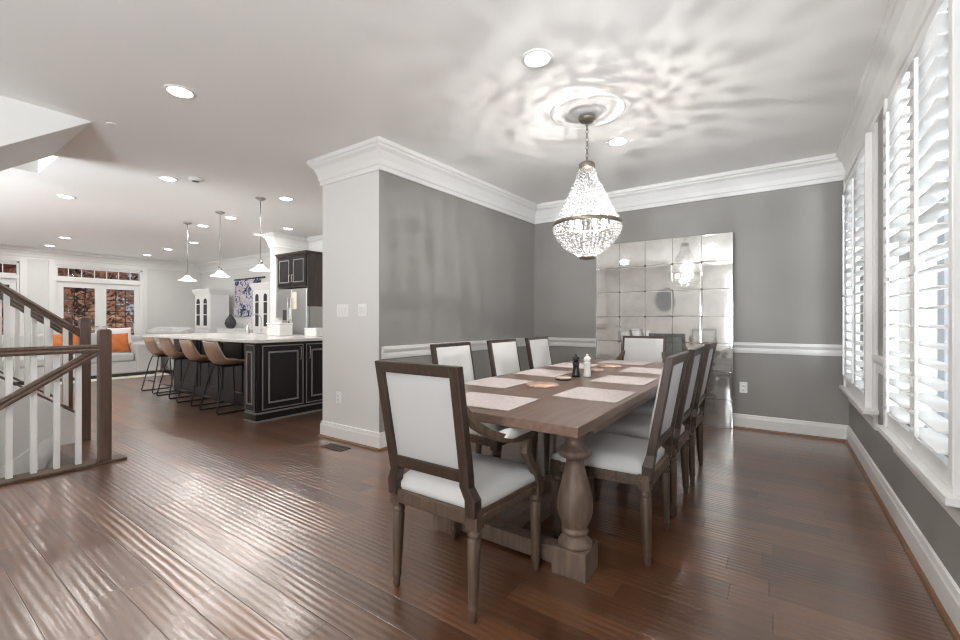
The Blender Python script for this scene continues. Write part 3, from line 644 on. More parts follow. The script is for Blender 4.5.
put(arm0, -1.169, 1.568, 0, 'cream upholstered armchair in front at the near end of the table', 'armchairs at the table ends')
put(dup(arm0), -1.165, 4.42, PI, 'cream upholstered armchair at the far end before the mirror', 'armchairs at the table ends')
RL = ['cream dining chair on the window side, nearest the camera', 'cream dining chair on the window side, middle of three', 'cream dining chair on the window side, nearest the mirror']
LL = ['cream dining chair on the grey left wall side, nearest the camera', 'cream dining chair on the grey left wall side, middle of three', 'cream dining chair on the grey left wall side, nearest the back corner']
first = True
for y, l in zip((2.33, 2.95, 3.62), RL):
    put(side0 if first else dup(side0), -0.73, y, PI / 2, l, 'side chairs of the dining table'); first = False
for y, l in zip((2.49, 3.20, 3.86), LL):
    put(dup(side0), -1.66, y, -PI / 2, l, 'side chairs of the dining table')

# ================================================================== ON THE TABLE
def mat_obj(cx, cy, along_x, label, rz=0.0):
    m = MB(); a, b = (0.205, 0.165) if along_x else (0.168, 0.182)
    m.box(-a, a, -b, b, 0, 0.004); o = m.build('placemat', 'placemat', None, 0.0015, loc=(cx, cy, TZ + 0.0005), rot=(0, 0, rz)); return tag(o, label, 'placemat', 'placemats on the dining table')
mat_obj(-1.18, 1.77, True, 'grey placemat behind the near armchair at the table head', 0.05)
for cx, cy, l in ((-1.47, 2.315, 'grey placemat on the left side, nearest the camera'), (-1.45, 2.94, 'grey placemat on the left side, middle of three'), (-1.47, 3.56, 'grey placemat on the left side, nearest the mirror'),
                  (-0.805, 2.25, 'grey placemat on the window side, nearest the camera'), (-0.835, 2.89, 'grey placemat on the window side, middle of three'), (-0.845, 3.52, 'grey placemat on the window side, nearest the mirror')):
    mat_obj(cx, cy, False, l)
mat_obj(-1.17, 4.09, True, 'grey placemat at the far armchair end of the table', -0.02)
def disc(name, x, y, r, h, m, label, cat, z=TZ + 0.0005):
    o = MB().lathe([(r, 0), (r, h * 0.7), (r - h * 0.3, h), (0, h)], n=32).build(name, m, loc=(x, y, z)); return tag(o, label, cat)
disc('trivet', -1.175, 2.365, 0.099, 0.012, 'pink', 'large round pink stone trivet nearest the camera', 'trivet')
disc('coaster', -1.18, 2.68, 0.052, 0.010, 'blackware', 'round black-rimmed coaster, lower one of the pair before the pepper mill', 'coaster')
disc('coaster', -1.178, 2.682, 0.050, 0.008, 'cork', 'round pale coaster lying on the black-rimmed one', 'coaster', TZ + 0.0107)
disc('trivet', -1.185, 3.65, 0.099, 0.012, 'pink', 'round pink stone trivet farthest along the table', 'trivet')
disc('coaster', -1.165, 3.29, 0.052, 0.014, 'cork', 'small pale coaster behind the white salt mill', 'coaster')
def mill(x, y, m, label):
    t = thing('pepper_mill', label, 'pepper mill', (x, y, TZ + 0.0005))
    MB().lathe([(0.029, 0), (0.030, 0.012), (0.026, 0.02), (0.024, 0.04), (0.021, 0.07), (0.024, 0.092), (0.026, 0.1), (0.020, 0.106)], n=20).build('body', m, t)
    MB().lathe([(0.016, 0.106), (0.022, 0.112), (0.026, 0.124), (0.022, 0.138), (0.010, 0.145), (0.008, 0.15), (0.009, 0.157), (0.0, 0.162)], n=20).build('cap', m, t)
mill(-1.168, 2.875, 'blackware', 'black turned pepper mill standing left of the white one')
mill(-1.103, 2.92, 'whiteware', 'white turned salt mill standing right of the black one')

# ================================================================== MIRROR
MX0, MX1, MZ1 = -1.895, -0.392, 2.10; NX, NZ = 5, 7
mr = thing('wall_mirror', 'huge antiqued mirror of square panes standing against the back wall', 'mirror', ((MX0 + MX1) / 2, 5.335, 0))
hw = (MX1 - MX0) / 2
box_obj('backing', (-hw, hw, -0.022, 0.008, 0, MZ1), 'darkmetal', mr, 0.002)
m = MB(); pw, ph = 2 * hw / NX, MZ1 / NZ; g_ = 0.0016; bv = 0.012; rnd = random.Random(3)
for i in range(NX):
    for j in range(NZ):
        x0, x1 = -hw + i * pw + g_, -hw + (i + 1) * pw - g_; z0, z1 = j * ph + g_, (j + 1) * ph - g_; y = -0.0258; yf = -0.0261
        tl = rnd.uniform(-0.0004, 0.0004); tz = rnd.uniform(-0.0004, 0.0004)
        vs = [(x0, y, z0), (x1, y, z0), (x1, y, z1), (x0, y, z1)] + [(x0 + bv, yf - tl - tz, z0 + bv), (x1 - bv, yf + tl - tz, z0 + bv), (x1 - bv, yf + tl + tz, z1 - bv), (x0 + bv, yf - tl + tz, z1 - bv)]
        m.add(vs, [(4, 5, 6, 7), (0, 1, 5, 4), (1, 2, 6, 5), (2, 3, 7, 6), (3, 0, 4, 7)])
m.build('mirror_glass', 'mirror', mr)
ro = None
for i in range(1, NX):
    for j in range(1, NZ):
        if ro is None: o = ro = MB().lathe([(0.013, 0), (0.012, 0.004), (0.006, 0.008), (0, 0.009)], n=12).build('rosette', 'bronze', mr, rot=(PI / 2, 0, 0))
        else: o = ro.copy(); C.objects.link(o)
        o.location = (-hw + i * pw, -0.0262, j * ph)

# ================================================================== CHANDELIER
CX, CY = -1.203, 3.179
md = MB().lathe([(0.0, -0.016), (0.06, -0.016), (0.075, -0.013), (0.10, -0.009), (0.135, -0.009), (0.15, -0.015), (0.165, -0.009), (0.20, -0.007), (0.235, -0.008), (0.25, -0.014), (0.27, -0.010), (0.278, 0.0)], n=64).build('ceiling_medallion', 'ceiling', loc=(-1.19, 3.15, H))
tag(md, 'white round plaster medallion on the ceiling above the chandelier', 'ceiling medallion')
ch = thing('chandelier', 'crystal beaded basket chandelier hanging over the dining table', 'chandelier', (CX, CY, H - 0.03))
Z0 = H - 0.03
MB().lathe([(0.0, 0.0), (0.062, 0.0), (0.064, -0.012), (0.052, -0.03), (0.02, -0.04), (0.0, -0.045)], n=28).build('ceiling_canopy', 'bronze', ch)
m = MB()
for k in range(10):
    z = 2.665 - k * 0.0305; pts = []
    for q in range(12):
        a = 2 * PI * q / 12; u, v = 0.009 * math.cos(a), 0.02 * math.sin(a)
        pts.append((u, 0, z + v - Z0) if k % 2 == 0 else (0, u, z + v - Z0))
    m.tube(pts, 0.0028, 5, True)
m.build('chain', 'bronze', ch)
MB().lathe([(0.0, 2.372 - Z0), (0.045, 2.368 - Z0), (0.060, 2.355 - Z0), (0.062, 2.325 - Z0), (0.056, 2.318 - Z0), (0.0, 2.318 - Z0)], n=28).build('top_cap', 'bronze', ch)
MB().lathe([(0.252, 1.902 - Z0), (0.258, 1.905 - Z0), (0.258, 1.882 - Z0), (0.252, 1.879 - Z0), (0.246, 1.882 - Z0), (0.246, 1.902 - Z0), (0.252, 1.902 - Z0)], n=56).build('ring', 'bronze', ch)
MB().lathe([(0.055, 1.645 - Z0), (0.062, 1.64 - Z0), (0.060, 1.632 - Z0), (0.02, 1.622 - Z0), (0.0, 1.622 - Z0)], n=28).build('bottom_cap', 'bronze', ch)
t_ = (1 + 5 ** 0.5) / 2
ICO = [Vector(p).normalized() for p in ((-1, t_, 0), (1, t_, 0), (-1, -t_, 0), (1, -t_, 0), (0, -1, t_), (0, 1, t_), (0, -1, -t_), (0, 1, -t_), (t_, 0, -1), (t_, 0, 1), (-t_, 0, -1), (-t_, 0, 1))]
ICF = [(0, 11, 5), (0, 5, 1), (0, 1, 7), (0, 7, 10), (0, 10, 11), (1, 5, 9), (5, 11, 4), (11, 10, 2), (10, 7, 6), (7, 1, 8), (3, 9, 4), (3, 4, 2), (3, 2, 6), (3, 6, 8), (3, 8, 9), (4, 9, 5), (2, 4, 11), (6, 2, 10), (8, 6, 7), (9, 8, 1)]
def interp(tab, z):
    for (z0, r0), (z1, r1) in zip(tab, tab[1:]):
        if z0 >= z >= z1: return r0 + (r1 - r0) * (z0 - z) / (z0 - z1)
    return tab[-1][1]
UP = [(2.315, 0.057), (2.24, 0.078), (2.16, 0.116), (2.08, 0.152), (2.00, 0.190), (1.94, 0.222), (1.90, 0.247)]
LO = [(1.878, 0.252), (1.83, 0.246), (1.78, 0.216), (1.728, 0.176), (1.68, 0.112), (1.645, 0.06)]
def beads(tab, n, step, rad, name):
    m = MB(); zt, zb = tab[0][0], tab[-1][0]; k = int((zt - zb) / step)
    for i in range(n):
        a = 2 * PI * i / n; ph = rnd.uniform(0, 0.9)
        for j in range(k + 1):
            z = zt - (zt - zb) * min(1, (j + ph) / k); r = interp(tab, z); rr = min(rad, PI * r / n * 1.3)
            c = Vector((r * math.cos(a), r * math.sin(a), z - Z0)) + Vector((rnd.uniform(-1, 1), rnd.uniform(-1, 1), rnd.uniform(-1, 1))) * 0.002; rr *= rnd.uniform(0.5, 1.15)
            m.add([tuple(c + p * rr) for p in ICO], ICF)
    o = m.build(name, 'crystal', ch); o['kind'] = 'stuff'; return o
beads(UP, 38, 0.0235, 0.0125, 'crystal_strands')
beads(LO, 40, 0.021, 0.0115, 'crystal_basket')
b0 = None
for k in range(6):
    if b0 is None: o = b0 = MB().lathe([(0.009, 0), (0.011, 0.02), (0.016, 0.045), (0.013, 0.065), (0.0, 0.085)], n=12).build('bulb', 'bulb', ch)
    else: o = b0.copy(); C.objects.link(o)
    a = 2 * PI * k / 6 + 0.3; o.location = (0.12 * math.cos(a), 0.12 * math.sin(a), 1.85 - Z0)
def point(name, loc, w, r, col=(1, 0.97, 0.93)):
    l = bpy.data.lights.new(name, 'POINT'); l.energy = w; l.shadow_soft_size = r; l.color = col
    o = bpy.data.objects.new(name, l); C.objects.link(o); o.location = loc; return o
point('chandelier_light', (CX + 0.03, CY + 0.02, 2.0), CHAND_W * 0.66, 0.007)
point('chandelier_light', (CX, CY, 1.80), CHAND_W * 0.3, 0.03)


# ================================================================== RECESSED LIGHTS AND CEILING FIXTURES
cans = [(-3.406, 1.267, 'recessed light nearest the camera on the hall ceiling'), (-1.198, 2.337, 'recessed light on the dining ceiling in front of the medallion'), (-1.165, 3.834, 'recessed light on the dining ceiling behind the chandelier'),
        (-5.612, 1.97, 'recessed light beyond the nearest hall light, near the smoke detector'), (-7.506, 1.512, 'recessed light near the stairwell ceiling opening'), (-5.271, 3.17, 'recessed light over the island near the partition'),
        (-11.257, 2.254, 'recessed light before the double doors, nearer of the left pair'), (-12.73, 2.314, 'recessed light before the double doors, farther of the left pair'), (-12.6, 3.986, 'recessed light before the double doors, farther of the right pair'), (-11.192, 3.928, 'recessed light before the double doors, nearer of the right pair'),
        (-7.924, 3.284, 'recessed light beside the farthest pendant'), (-6.949, 3.274, 'recessed light beside the middle pendant'), (-9.815, 3.901, 'recessed light behind the farthest pendant'), (-7.905, 4.221, 'recessed light behind the nearest pendant cord'), (-6.973, 4.23, 'recessed light in front of the dark upper cabinet'),
        (-1.2, 0.3, 'recessed light above the camera in the hall'), (-1.2, -1.8, 'unseen recessed light added behind the camera to brighten the front wall'), (-3.4, -1.2, 'unseen recessed light added by the front door to brighten the wall'), (-9.3, 0.4, 'recessed light over the living room, left'), (-11.3, 0.4, 'recessed light over the sofa, left'), (-8.5, -1.8, 'recessed light by the wide front window')]  # front window and front door cans are unseen, added to brighten that wall
r0 = None
for x, y, l in cans:
    if r0 is None:
        t = r0 = thing('recessed_light', l, 'ceiling light', (x, y, H), 0, 'recessed ceiling lights')
        MB().lathe([(0.072, 0.0), (0.072, -0.004), (0.078, -0.007), (0.095, -0.005), (0.098, 0.0)], n=32).build('trim_ring', 'trim', t)
        MB().lathe([(0.0, -0.016), (0.035, -0.0145), (0.06, -0.010), (0.072, -0.003), (0.072, 0.0)], n=32).build('lens', 'lens', t)
    else:
        t = dup(r0); t.location = (x, y, H); tag(t, l)
    area('recessed_lamp', (x, y, H - 0.019), (0, 0, 0), 0.14, 0.14, CAN_W, (1, 0.985, 0.96), 'DISK')
t = thing('smoke_detector', 'small round white smoke detector near the hall lights', 'smoke detector', (-5.35, 2.14, H))
MB().lathe([(0.065, 0), (0.065, -0.02), (0.05, -0.032), (0, -0.034)], n=24).build('body', 'trim', t)
MB().lathe([(0.035, -0.033), (0.03, -0.038), (0, -0.038)], n=20).build('sensor', 'vent', t)
t = thing('fire_sprinkler', 'small white sprinkler plate beside the stairwell soffit', 'sprinkler', (-4.42, 1.16, H))
MB().lathe([(0.035, 0), (0.035, -0.006), (0.03, -0.008), (0.0, -0.008)], n=20).build('plate', 'trim', t)

# ================================================================== PENDANTS OVER THE ISLAND
p0 = None
for x, y, zb, l in ((-7.887, 3.04, 1.80, 'white cone pendant farthest along the island'), (-6.727, 3.016, 1.81, 'white cone pendant in the middle of the island'), (-5.522, 2.969, 1.79, 'white cone pendant nearest the partition')):
    if p0 is None:
        t = p0 = thing('pendant_lamp', l, 'pendant light', (x, y, H), 0, 'pendants over the island')
        MB().lathe([(0, 0), (0.062, 0), (0.062, -0.012), (0.03, -0.03), (0, -0.034)], n=24).build('ceiling_canopy', 'nickel', t)
        MB().tube([(0, 0, -0.03), (0, 0, -0.83)], 0.0055, 8).build('rod', 'nickel', t)
        MB().lathe([(0.0, -0.80), (0.022, -0.80), (0.024, -0.83), (0.03, -0.835), (0.03, -0.855), (0.02, -0.86), (0, -0.86)], n=20).build('socket', 'nickel', t)
        MB().lathe([(0.022, -0.855), (0.035, -0.86), (0.05, -0.885), (0.085, -0.915), (0.128, -0.938), (0.130, -0.944), (0.124, -0.942), (0.080, -0.921), (0.045, -0.892), (0.022, -0.862)], n=36).build('lamp_shade', 'shade', t)
        MB().lathe([(0.0, -0.865), (0.018, -0.87), (0.03, -0.905), (0.02, -0.93), (0, -0.936)], n=16).build('bulb', 'bulb', t)
    else:
        t = dup(p0); t.location = (x, y, H); tag(t, l)
    point('pendant_light', (x, y, 1.765), PEND_W, 0.04)

# ================================================================== KITCHEN ISLAND
IX0, IX1 = -8.15, -4.86; IY0, IY1 = 2.57, 3.82; CT = 0.935
isl = thing('kitchen_island', 'black panelled kitchen island with silvery gloss highlights painted on its edges', 'kitchen island', ((IX0 + IX1) / 2, 3.2, 0))
ox, oy = (IX0 + IX1) / 2, 3.2
m = MB(); m.box(IX0 + 0.02 - ox, IX1 - ox, 2.93 - oy, IY1 - oy, 0.0, CT - 0.038)
m.box(IX1 - 0.24 - ox, IX1 - ox, IY0 - oy, 2.93 - oy, 0, CT - 0.038)
m.build('body', 'black', isl, 0.004)
def ring(mb, plane, c, u0, u1, v0, v1, w, d):
    """picture-frame moulding: plane 'x' faces +X at x=c, plane 'y' faces -Y at y=c"""
    def bx(a0, a1, b0, b1):
        if plane == 'x': mb.box(c, c + d, a0, a1, b0, b1)
        else: mb.box(a0, a1, c - d, c, b0, b1)
    bx(u0, u1, v0, v0 + w); bx(u0, u1, v1 - w, v1); bx(u0, u0 + w, v0 + w, v1 - w); bx(u1 - w, u1, v0 + w, v1 - w)
xe = IX1 - ox
m = MB(); m.box(xe, xe + 0.022, IY0 - oy, IY1 - oy, 0, 0.085); m.box(xe - 0.24, xe + 0.022, IY0 - oy - 0.022, IY0 - oy, 0, 0.085)
m.build('plinth', 'black', isl, 0.003)
m = MB(); m.box(xe, xe + 0.014, IY0 - oy, IY1 - oy, 0.085, 0.10); m.box(xe - 0.24, xe + 0.014, IY0 - oy - 0.014, IY0 - oy, 0.085, 0.10); m.box(xe + 0.022, xe + 0.03, IY0 - oy - 0.03, IY1 - oy, 0, 0.014); m.box(xe - 0.24, xe + 0.022, IY0 - oy - 0.03, IY0 - oy - 0.022, 0, 0.014)
m.build('plinth_edge', 'edge_highlight', isl)
for y0, y1, hy in ((2.62, 3.14, 3.095), (3.175, 3.75, 3.22)):
    d = MB().box(xe, xe + 0.02, y0 - oy, y1 - oy, 0.125, 0.865).build('door', 'black', isl, 0.003)
    m = MB(); ring(m, 'x', xe + 0.02, y0 - oy + 0.0, y1 - oy, 0.125, 0.865, 0.012, 0.004); m.build('door_edge', 'edge_highlight', d)
    m = MB(); ring(m, 'x', xe + 0.02, y0 - oy + 0.07, y1 - oy - 0.07, 0.195, 0.795, 0.02, 0.010); m.build('panel_moulding', 'edge_highlight', d, 0.005)
    MB().box(xe + 0.02, xe + 0.026, y0 - oy + 0.10, y1 - oy - 0.10, 0.225, 0.765).build('raised_panel', 'black', d, 0.003)
    MB().tube([(xe + 0.02, hy - oy, 0.83), (xe + 0.045, hy - oy, 0.83), (xe + 0.045, hy - oy, 0.68), (xe + 0.02, hy - oy, 0.68)], 0.006, 8).build('handle', 'nickel', d)
yb = IY0 - oy
d = MB().box(xe - 0.225, xe - 0.015, yb - 0.018, yb, 0.115, 0.875).build('end_post', 'black', isl, 0.003)
m = MB(); ring(m, 'y', yb - 0.018, xe - 0.185, xe - 0.055, 0.19, 0.80, 0.018, 0.010); ring(m, 'y', yb - 0.018, xe - 0.225, xe - 0.015, 0.115, 0.875, 0.010, 0.004); m.build('panel_moulding', 'edge_highlight', d, 0.004)
m = MB()
for k in range(4): a = IX0 + 0.30 + k * 0.68 - ox; ring(m, 'y', 2.93 - oy, a, a + 0.60, 0.14, 0.86, 0.03, 0.012)
m.build('back_moulding', 'black', isl, 0.004)
ctop = MB().box(-1.58, 1.70, -0.68, 0.68, CT - 0.038, CT).build('island_countertop', 'quartz', None, 0.006, loc=(ox + 0.0, 3.2, 0)); tag(ctop, 'long pale quartz worktop over the black island', 'countertop')

# ---- bar stools
def make_stool():
    t = thing('bar_stool', 'x', 'bar stool')
    # bucket shell: profile from seat front to back top, wings curving up
    prof = [(0.225, 0.600), (0.19, 0.596), (0.12, 0.582), (0.03, 0.575), (-0.06, 0.578), (-0.125, 0.600), (-0.170, 0.650), (-0.200, 0.720), (-0.222, 0.800), (-0.238, 0.885)]
    half = [0.195, 0.21, 0.22, 0.225, 0.225, 0.225, 0.22, 0.215, 0.205, 0.185]; wing = [0.02, 0.035, 0.055, 0.075, 0.085, 0.075, 0.06, 0.05, 0.04, 0.03]
    def surf(off):
        g = []
        for i, ((y, z), hw_, wg) in enumerate(zip(prof, half, wing)):
            a = prof[max(0, i - 1)]; b = prof[min(len(prof) - 1, i + 1)]; ty, tz = b[0] - a[0], b[1] - a[1]; L = math.hypot(ty, tz); ny, nz = tz / L, -ty / L
            if nz < 0 and i < 5: ny, nz = -ny, -nz
            if i >= 5 and ny < 0: ny, nz = -ny, -nz
            row = []
            for k in range(13):
                u = k / 12 * 2 - 1; bend = wg * abs(u) ** 2.2
                row.append((u * hw_, y + ny * (bend + off), z + nz * (bend + off)))
            g.append(row)
        return g
    A, B = surf(0.0), surf(0.018); n = 13; m = MB(); R = len(prof)
    vs = [p for r in A for p in r] + [p for r in B for p in r]; fs = []; o = R * n
    for i in range(R - 1):
        for k in range(n - 1):
            fs.append((i * n + k, i * n + k + 1, (i + 1) * n + k + 1, (i + 1) * n + k)); fs.append((o + i * n + k, o + (i + 1) * n + k, o + (i + 1) * n + k + 1, o + i * n + k + 1))
    m.add(vs, fs, True)
    edge = [k for k in range(n)] + [i * n + n - 1 for i in range(1, R)] + [(R - 1) * n + k for k in range(n - 2, -1, -1)] + [i * n for i in range(R - 2, 0, -1)]
    fs = []
    for k in range(len(edge)): a, b = edge[k], edge[(k + 1) % len(edge)]; fs.append((a, b, b + o, a + o))
    m.f += fs; m.sm += [False] * len(fs); m.m = 1; m.mi += [1] * len(fs)
    m.build('seat_shell', ['leather', 'leather_in'], t)
    for s in (1, -1):
        MB().tube([(s * 0.12, 0.14, 0.578), (s * 0.165, 0.165, 0.45), (s * 0.225, 0.215, 0.03), (s * 0.23, 0.21, 0.010), (s * 0.23, 0.18, 0.009), (s * 0.23, -0.18, 0.009), (s * 0.23, -0.21, 0.010), (s * 0.225, -0.215, 0.03), (s * 0.165, -0.13, 0.45), (s * 0.12, -0.10, 0.578)], 0.009, 8).build('sled_leg', 'stoolmetal', t)
    MB().tube([(-0.205, 0.195, 0.19), (0.205, 0.195, 0.19)], 0.008, 8).build('footrest', 'stoolmetal', t)
    MB().tube([(-0.208, -0.19, 0.19), (0.208, -0.19, 0.19)], 0.008, 8).build('footrest', 'stoolmetal', t)
    MB().box(-0.13, 0.13, -0.11, 0.15, 0.566, 0.576).build('seat_plate', 'stoolmetal', t)
    return t
s0 = make_stool(); first = True
for x, y, l in ((-5.85, 2.70, 'brown leather bar stool nearest the island corner post'), (-6.66, 2.74, 'brown leather bar stool second from the island corner post'), (-7.55, 2.80, 'brown leather bar stool third from the island corner post'), (-8.30, 2.84, 'brown leather bar stool farthest from the island corner post, beside the sofa')):
    o = s0 if first else dup(s0); first = False; o.location = (x, y, 0); tag(o, l, 'bar stool', 'bar stools at the island')

# ---- things on the island
t = thing('bread_bin', 'long white bread bin on the island worktop', 'bread bin', (-5.9, 3.45, CT))
MB().box(-0.17, 0.17, -0.10, 0.10, 0, 0.165).build('body', 'whiteware', t, 0.012); MB().box(-0.175, 0.175, -0.105, 0.105, 0.165, 0.185).build('lid', 'trim', t, 0.006)
t = thing('kitchen_faucet', 'tall curved chrome faucet on the island', 'faucet', (-6.72, 3.62, CT))
MB().lathe([(0.028, 0), (0.028, 0.01), (0.014, 0.02), (0.014, 0.06)], n=16).build('base', 'steel', t)
MB().tube([(0, 0, 0.05), (0, 0, 0.24)] + [(0.0, -0.075 + 0.075 * math.cos(q), 0.24 + 0.075 * math.sin(q)) for q in [PI * k / 8 for k in range(1, 9)]] + [(0, -0.15, 0.17)], 0.010, 8).build('spout', 'steel', t)
MB().tube([(0.014, 0, 0.05), (0.06, 0, 0.09)], 0.005, 6).build('handle', 'steel', t)
t = thing('soap_dispenser', 'clear glass soap bottle beside the island faucet', 'soap bottle', (-6.90, 3.50, CT))
MB().lathe([(0.032, 0), (0.034, 0.01), (0.034, 0.10), (0.015, 0.12), (0.013, 0.14)], n=18).build('bottle', 'steel', t); MB().tube([(0, 0, 0.14), (0, 0, 0.18), (0.04, 0, 0.18)], 0.005, 6).build('pump', 'steel', t)
t = thing('utensil_jar', 'small black canister behind the white bread bin', 'jar', (-6.12, 3.72, CT))
MB().lathe([(0.04, 0), (0.042, 0.01), (0.042, 0.15), (0.036, 0.16)], n=18).build('body', 'blackware', t); MB().lathe([(0.044, 0.16), (0.044, 0.175), (0.012, 0.18), (0.014, 0.2), (0, 0.205)], n=18).build('lid', 'blackware', t)
t = thing('storage_canister', 'white canister behind the bread bin, left of the black one', 'jar', (-6.26, 3.62, CT))
MB().lathe([(0.075, 0), (0.08, 0.012), (0.08, 0.21), (0.07, 0.225)], n=24).build('body', 'whiteware', t); MB().lathe([(0.08, 0.225), (0.08, 0.245), (0.0, 0.25)], n=24).build('lid', 'whiteware', t)
t = thing('serving_box', 'white box on the island worktop beside the partition', 'box', (-5.28, 3.63, CT))
MB().box(-0.14, 0.14, -0.10, 0.10, 0, 0.10).build('body', 'whiteware', t, 0.008); MB().box(-0.145, 0.145, -0.105, 0.105, 0.10, 0.115).build('lid', 'trim', t, 0.004)

# ================================================================== KITCHEN WALL
fr = thing('refrigerator', 'stainless steel refrigerator under the dark upper cabinet', 'refrigerator', (-7.06, 4.70, 0))
MB().box(-0.455, 0.435, -0.28, 0.28, 0.02, 1.715).build('body', 'nickel', fr, 0.006)
for a, b, hx in ((-0.455, -0.013, -0.06), (-0.007, 0.435, 0.04)):
    d = MB().box(a, b, -0.345, -0.285, 0.72, 1.71).build('door', 'steel', fr, 0.01)
    MB().tube([(hx, -0.345, 1.55), (hx, -0.39, 1.55), (hx, -0.39, 0.85), (hx, -0.345, 0.85)], 0.011, 8).build('handle', 'steel', d)
d = MB().box(-0.455, 0.435, -0.345, -0.285, 0.06, 0.71).build('drawer', 'steel', fr, 0.01)
MB().tube([(-0.35, -0.345, 0.62), (-0.35, -0.39, 0.62), (0.33, -0.39, 0.62), (0.33, -0.345, 0.62)], 0.011, 8).build('handle', 'steel', d)
MB().box(-0.28, -0.16, -0.35, -0.346, 1.16, 1.34).build('water_dispenser', 'slot', fr)
tag(MB().box(-0.075, 0.075, -0.001, 0.001, -0.15, 0.15).build('paper_note', 'paper', loc=(-6.98, 4.351, 1.50)), 'cream sheet of paper stuck on the refrigerator door', 'paper')
tag(MB().box(-0.045, 0.045, -0.001, 0.001, -0.10, 0.10).build('paper_note', 'bluewhite', loc=(-7.10, 4.351, 1.27)), 'small white sheet below the cream paper on the refrigerator', 'paper')
cb = thing('wall_cabinet', 'dark espresso cabinet above the refrigerator', 'cabinet', (-7.06, 4.68, 1.735))
MB().box(-0.455, 0.435, -0.31, 0.31, 0, 0.58).build('body', 'espresso', cb, 0.003); MB().box(0.436, 0.456, -0.31, 0.31, -0.34, 0.58).build('side_panel', 'espresso', cb, 0.002)
MB().sweep([(-0.465, 0.31), (-0.465, -0.33), (0.445, -0.33), (0.445, 0.31)], [(0, 0.56), (-0.03, 0.60), (-0.03, 0.615), (0.02, 0.615), (0.02, 0.56)]).build('crown_moulding', 'espresso', cb)
for a, b, hx in ((-0.445, -0.015, -0.05), (-0.005, 0.425, 0.035)):
    d = MB().box(a, b, -0.33, -0.31, 0.02, 0.555).build('door', 'black', cb, 0.003)
    m = MB(); ring(m, 'y', -0.33, a + 0.06, b - 0.06, 0.085, 0.49, 0.018, 0.008); m.build('panel_moulding', 'edge_highlight', d, 0.004)
    MB().tube([(hx, -0.33, 0.22), (hx, -0.355, 0.22), (hx, -0.355, 0.10), (hx, -0.33, 0.10)], 0.006, 8).build('handle', 'steel', d)
# white china cabinets with arched glass doors
def arch(x0, x1, z0, z1, n=8):
    r = (x1 - x0) / 2; cx = (x0 + x1) / 2; return [(x0, z0), (x1, z0)] + [(cx + r * math.cos(PI * k / n), z1 - r + r * math.sin(PI * k / n)) for k in range(n + 1)]
def china(x0, x1, y0, y1, h, label):
    t = thing('china_cabinet', label, 'cabinet', ((x0 + x1) / 2, (y0 + y1) / 2, 0)); w_ = (x1 - x0) / 2; d_ = (y1 - y0) / 2
    MB().box(-w_, w_, -d_, d_, 0, h - 0.08).build('body', 'trim', t, 0.004)
    MB().sweep([(-w_, d_), (-w_, -d_), (w_, -d_), (w_, d_)], [(0, h - 0.14), (-0.02, h - 0.14), (-0.06, h - 0.03), (-0.06, h), (0.03, h), (0.03, h - 0.14)]).build('crown_moulding', 'trim', t)
    for a, b in ((-w_ + 0.03, -0.006), (0.006, w_ - 0.03)):
        dr = MB().box(a, b, -d_ - 0.02, -d_, 0.95, h - 0.16).build('door', 'trim', t, 0.003)
        MB().prism(arch(a + 0.10, b - 0.10, 1.02, h - 0.24), 'y', -d_ - 0.024, -d_ - 0.019).build('glass_panel', 'slot', dr)
        m = MB()
        for z in (1.28, 1.55): m.box(a + 0.10, b - 0.10, -d_ - 0.032, -d_ - 0.024, z, z + 0.02)
        m.build('glazing_bar', 'trim', dr)
        d2 = MB().box(a, b, -d_ - 0.02, -d_, 0.10, 0.90).build('door', 'trim', t, 0.003)
        MB().lathe([(0.012, 0), (0.016, 0.012), (0, 0.02)], n=12).build('knob', 'nickel', d2, loc=((b - 0.04) if a < 0 else (a + 0.04), -d_ - 0.02, 0.6), rot=(PI / 2, 0, 0))
china(-12.38, -11.55, 4.95, 5.40, 1.94, 'white china cabinet with slim glass doors, left of the charcoal vase')
china(-9.72, -8.98, 5.06, 5.46, 1.98, 'white china cabinet with arched glass doors, right of the hanging print')
t = thing('sideboard', 'low white sideboard under the charcoal vase', 'sideboard', (-10.55, 5.24, 0))
MB().box(-0.78, 0.78, -0.22, 0.22, 0.06, 0.92).build('body', 'trim', t, 0.004); MB().box(-0.8, 0.8, -0.24, 0.24, 0.92, 0.95).build('top', 'trim', t, 0.004)
for k in range(3): d = MB().box(-0.76 + 0.51 * k, -0.27 + 0.51 * k, -0.238, -0.22, 0.1, 0.88).build('door', 'trim', t, 0.003)
v = MB().lathe([(0.05, 0), (0.09, 0.03), (0.13, 0.12), (0.115, 0.20), (0.06, 0.29), (0.02, 0.35), (0.0, 0.36)], n=24).build('vase', 'charcoal', loc=(-11.1, 5.22, 0.95)); tag(v, 'charcoal teardrop vase standing on the white sideboard', 'vase')
t = thing('wall_hanging', 'abstract blue and white print hanging from a dark rod', 'wall art', (-10.9, YK - 0.02, 1.72))
MB().box(-0.62, 0.62, -0.006, 0.006, -0.48, 0.46).build('print', 'art', t); MB().tube([(-0.66, 0, 0.47), (0.80, 0, 0.47)], 0.018, 10).build('rod', 'darkmetal', t)

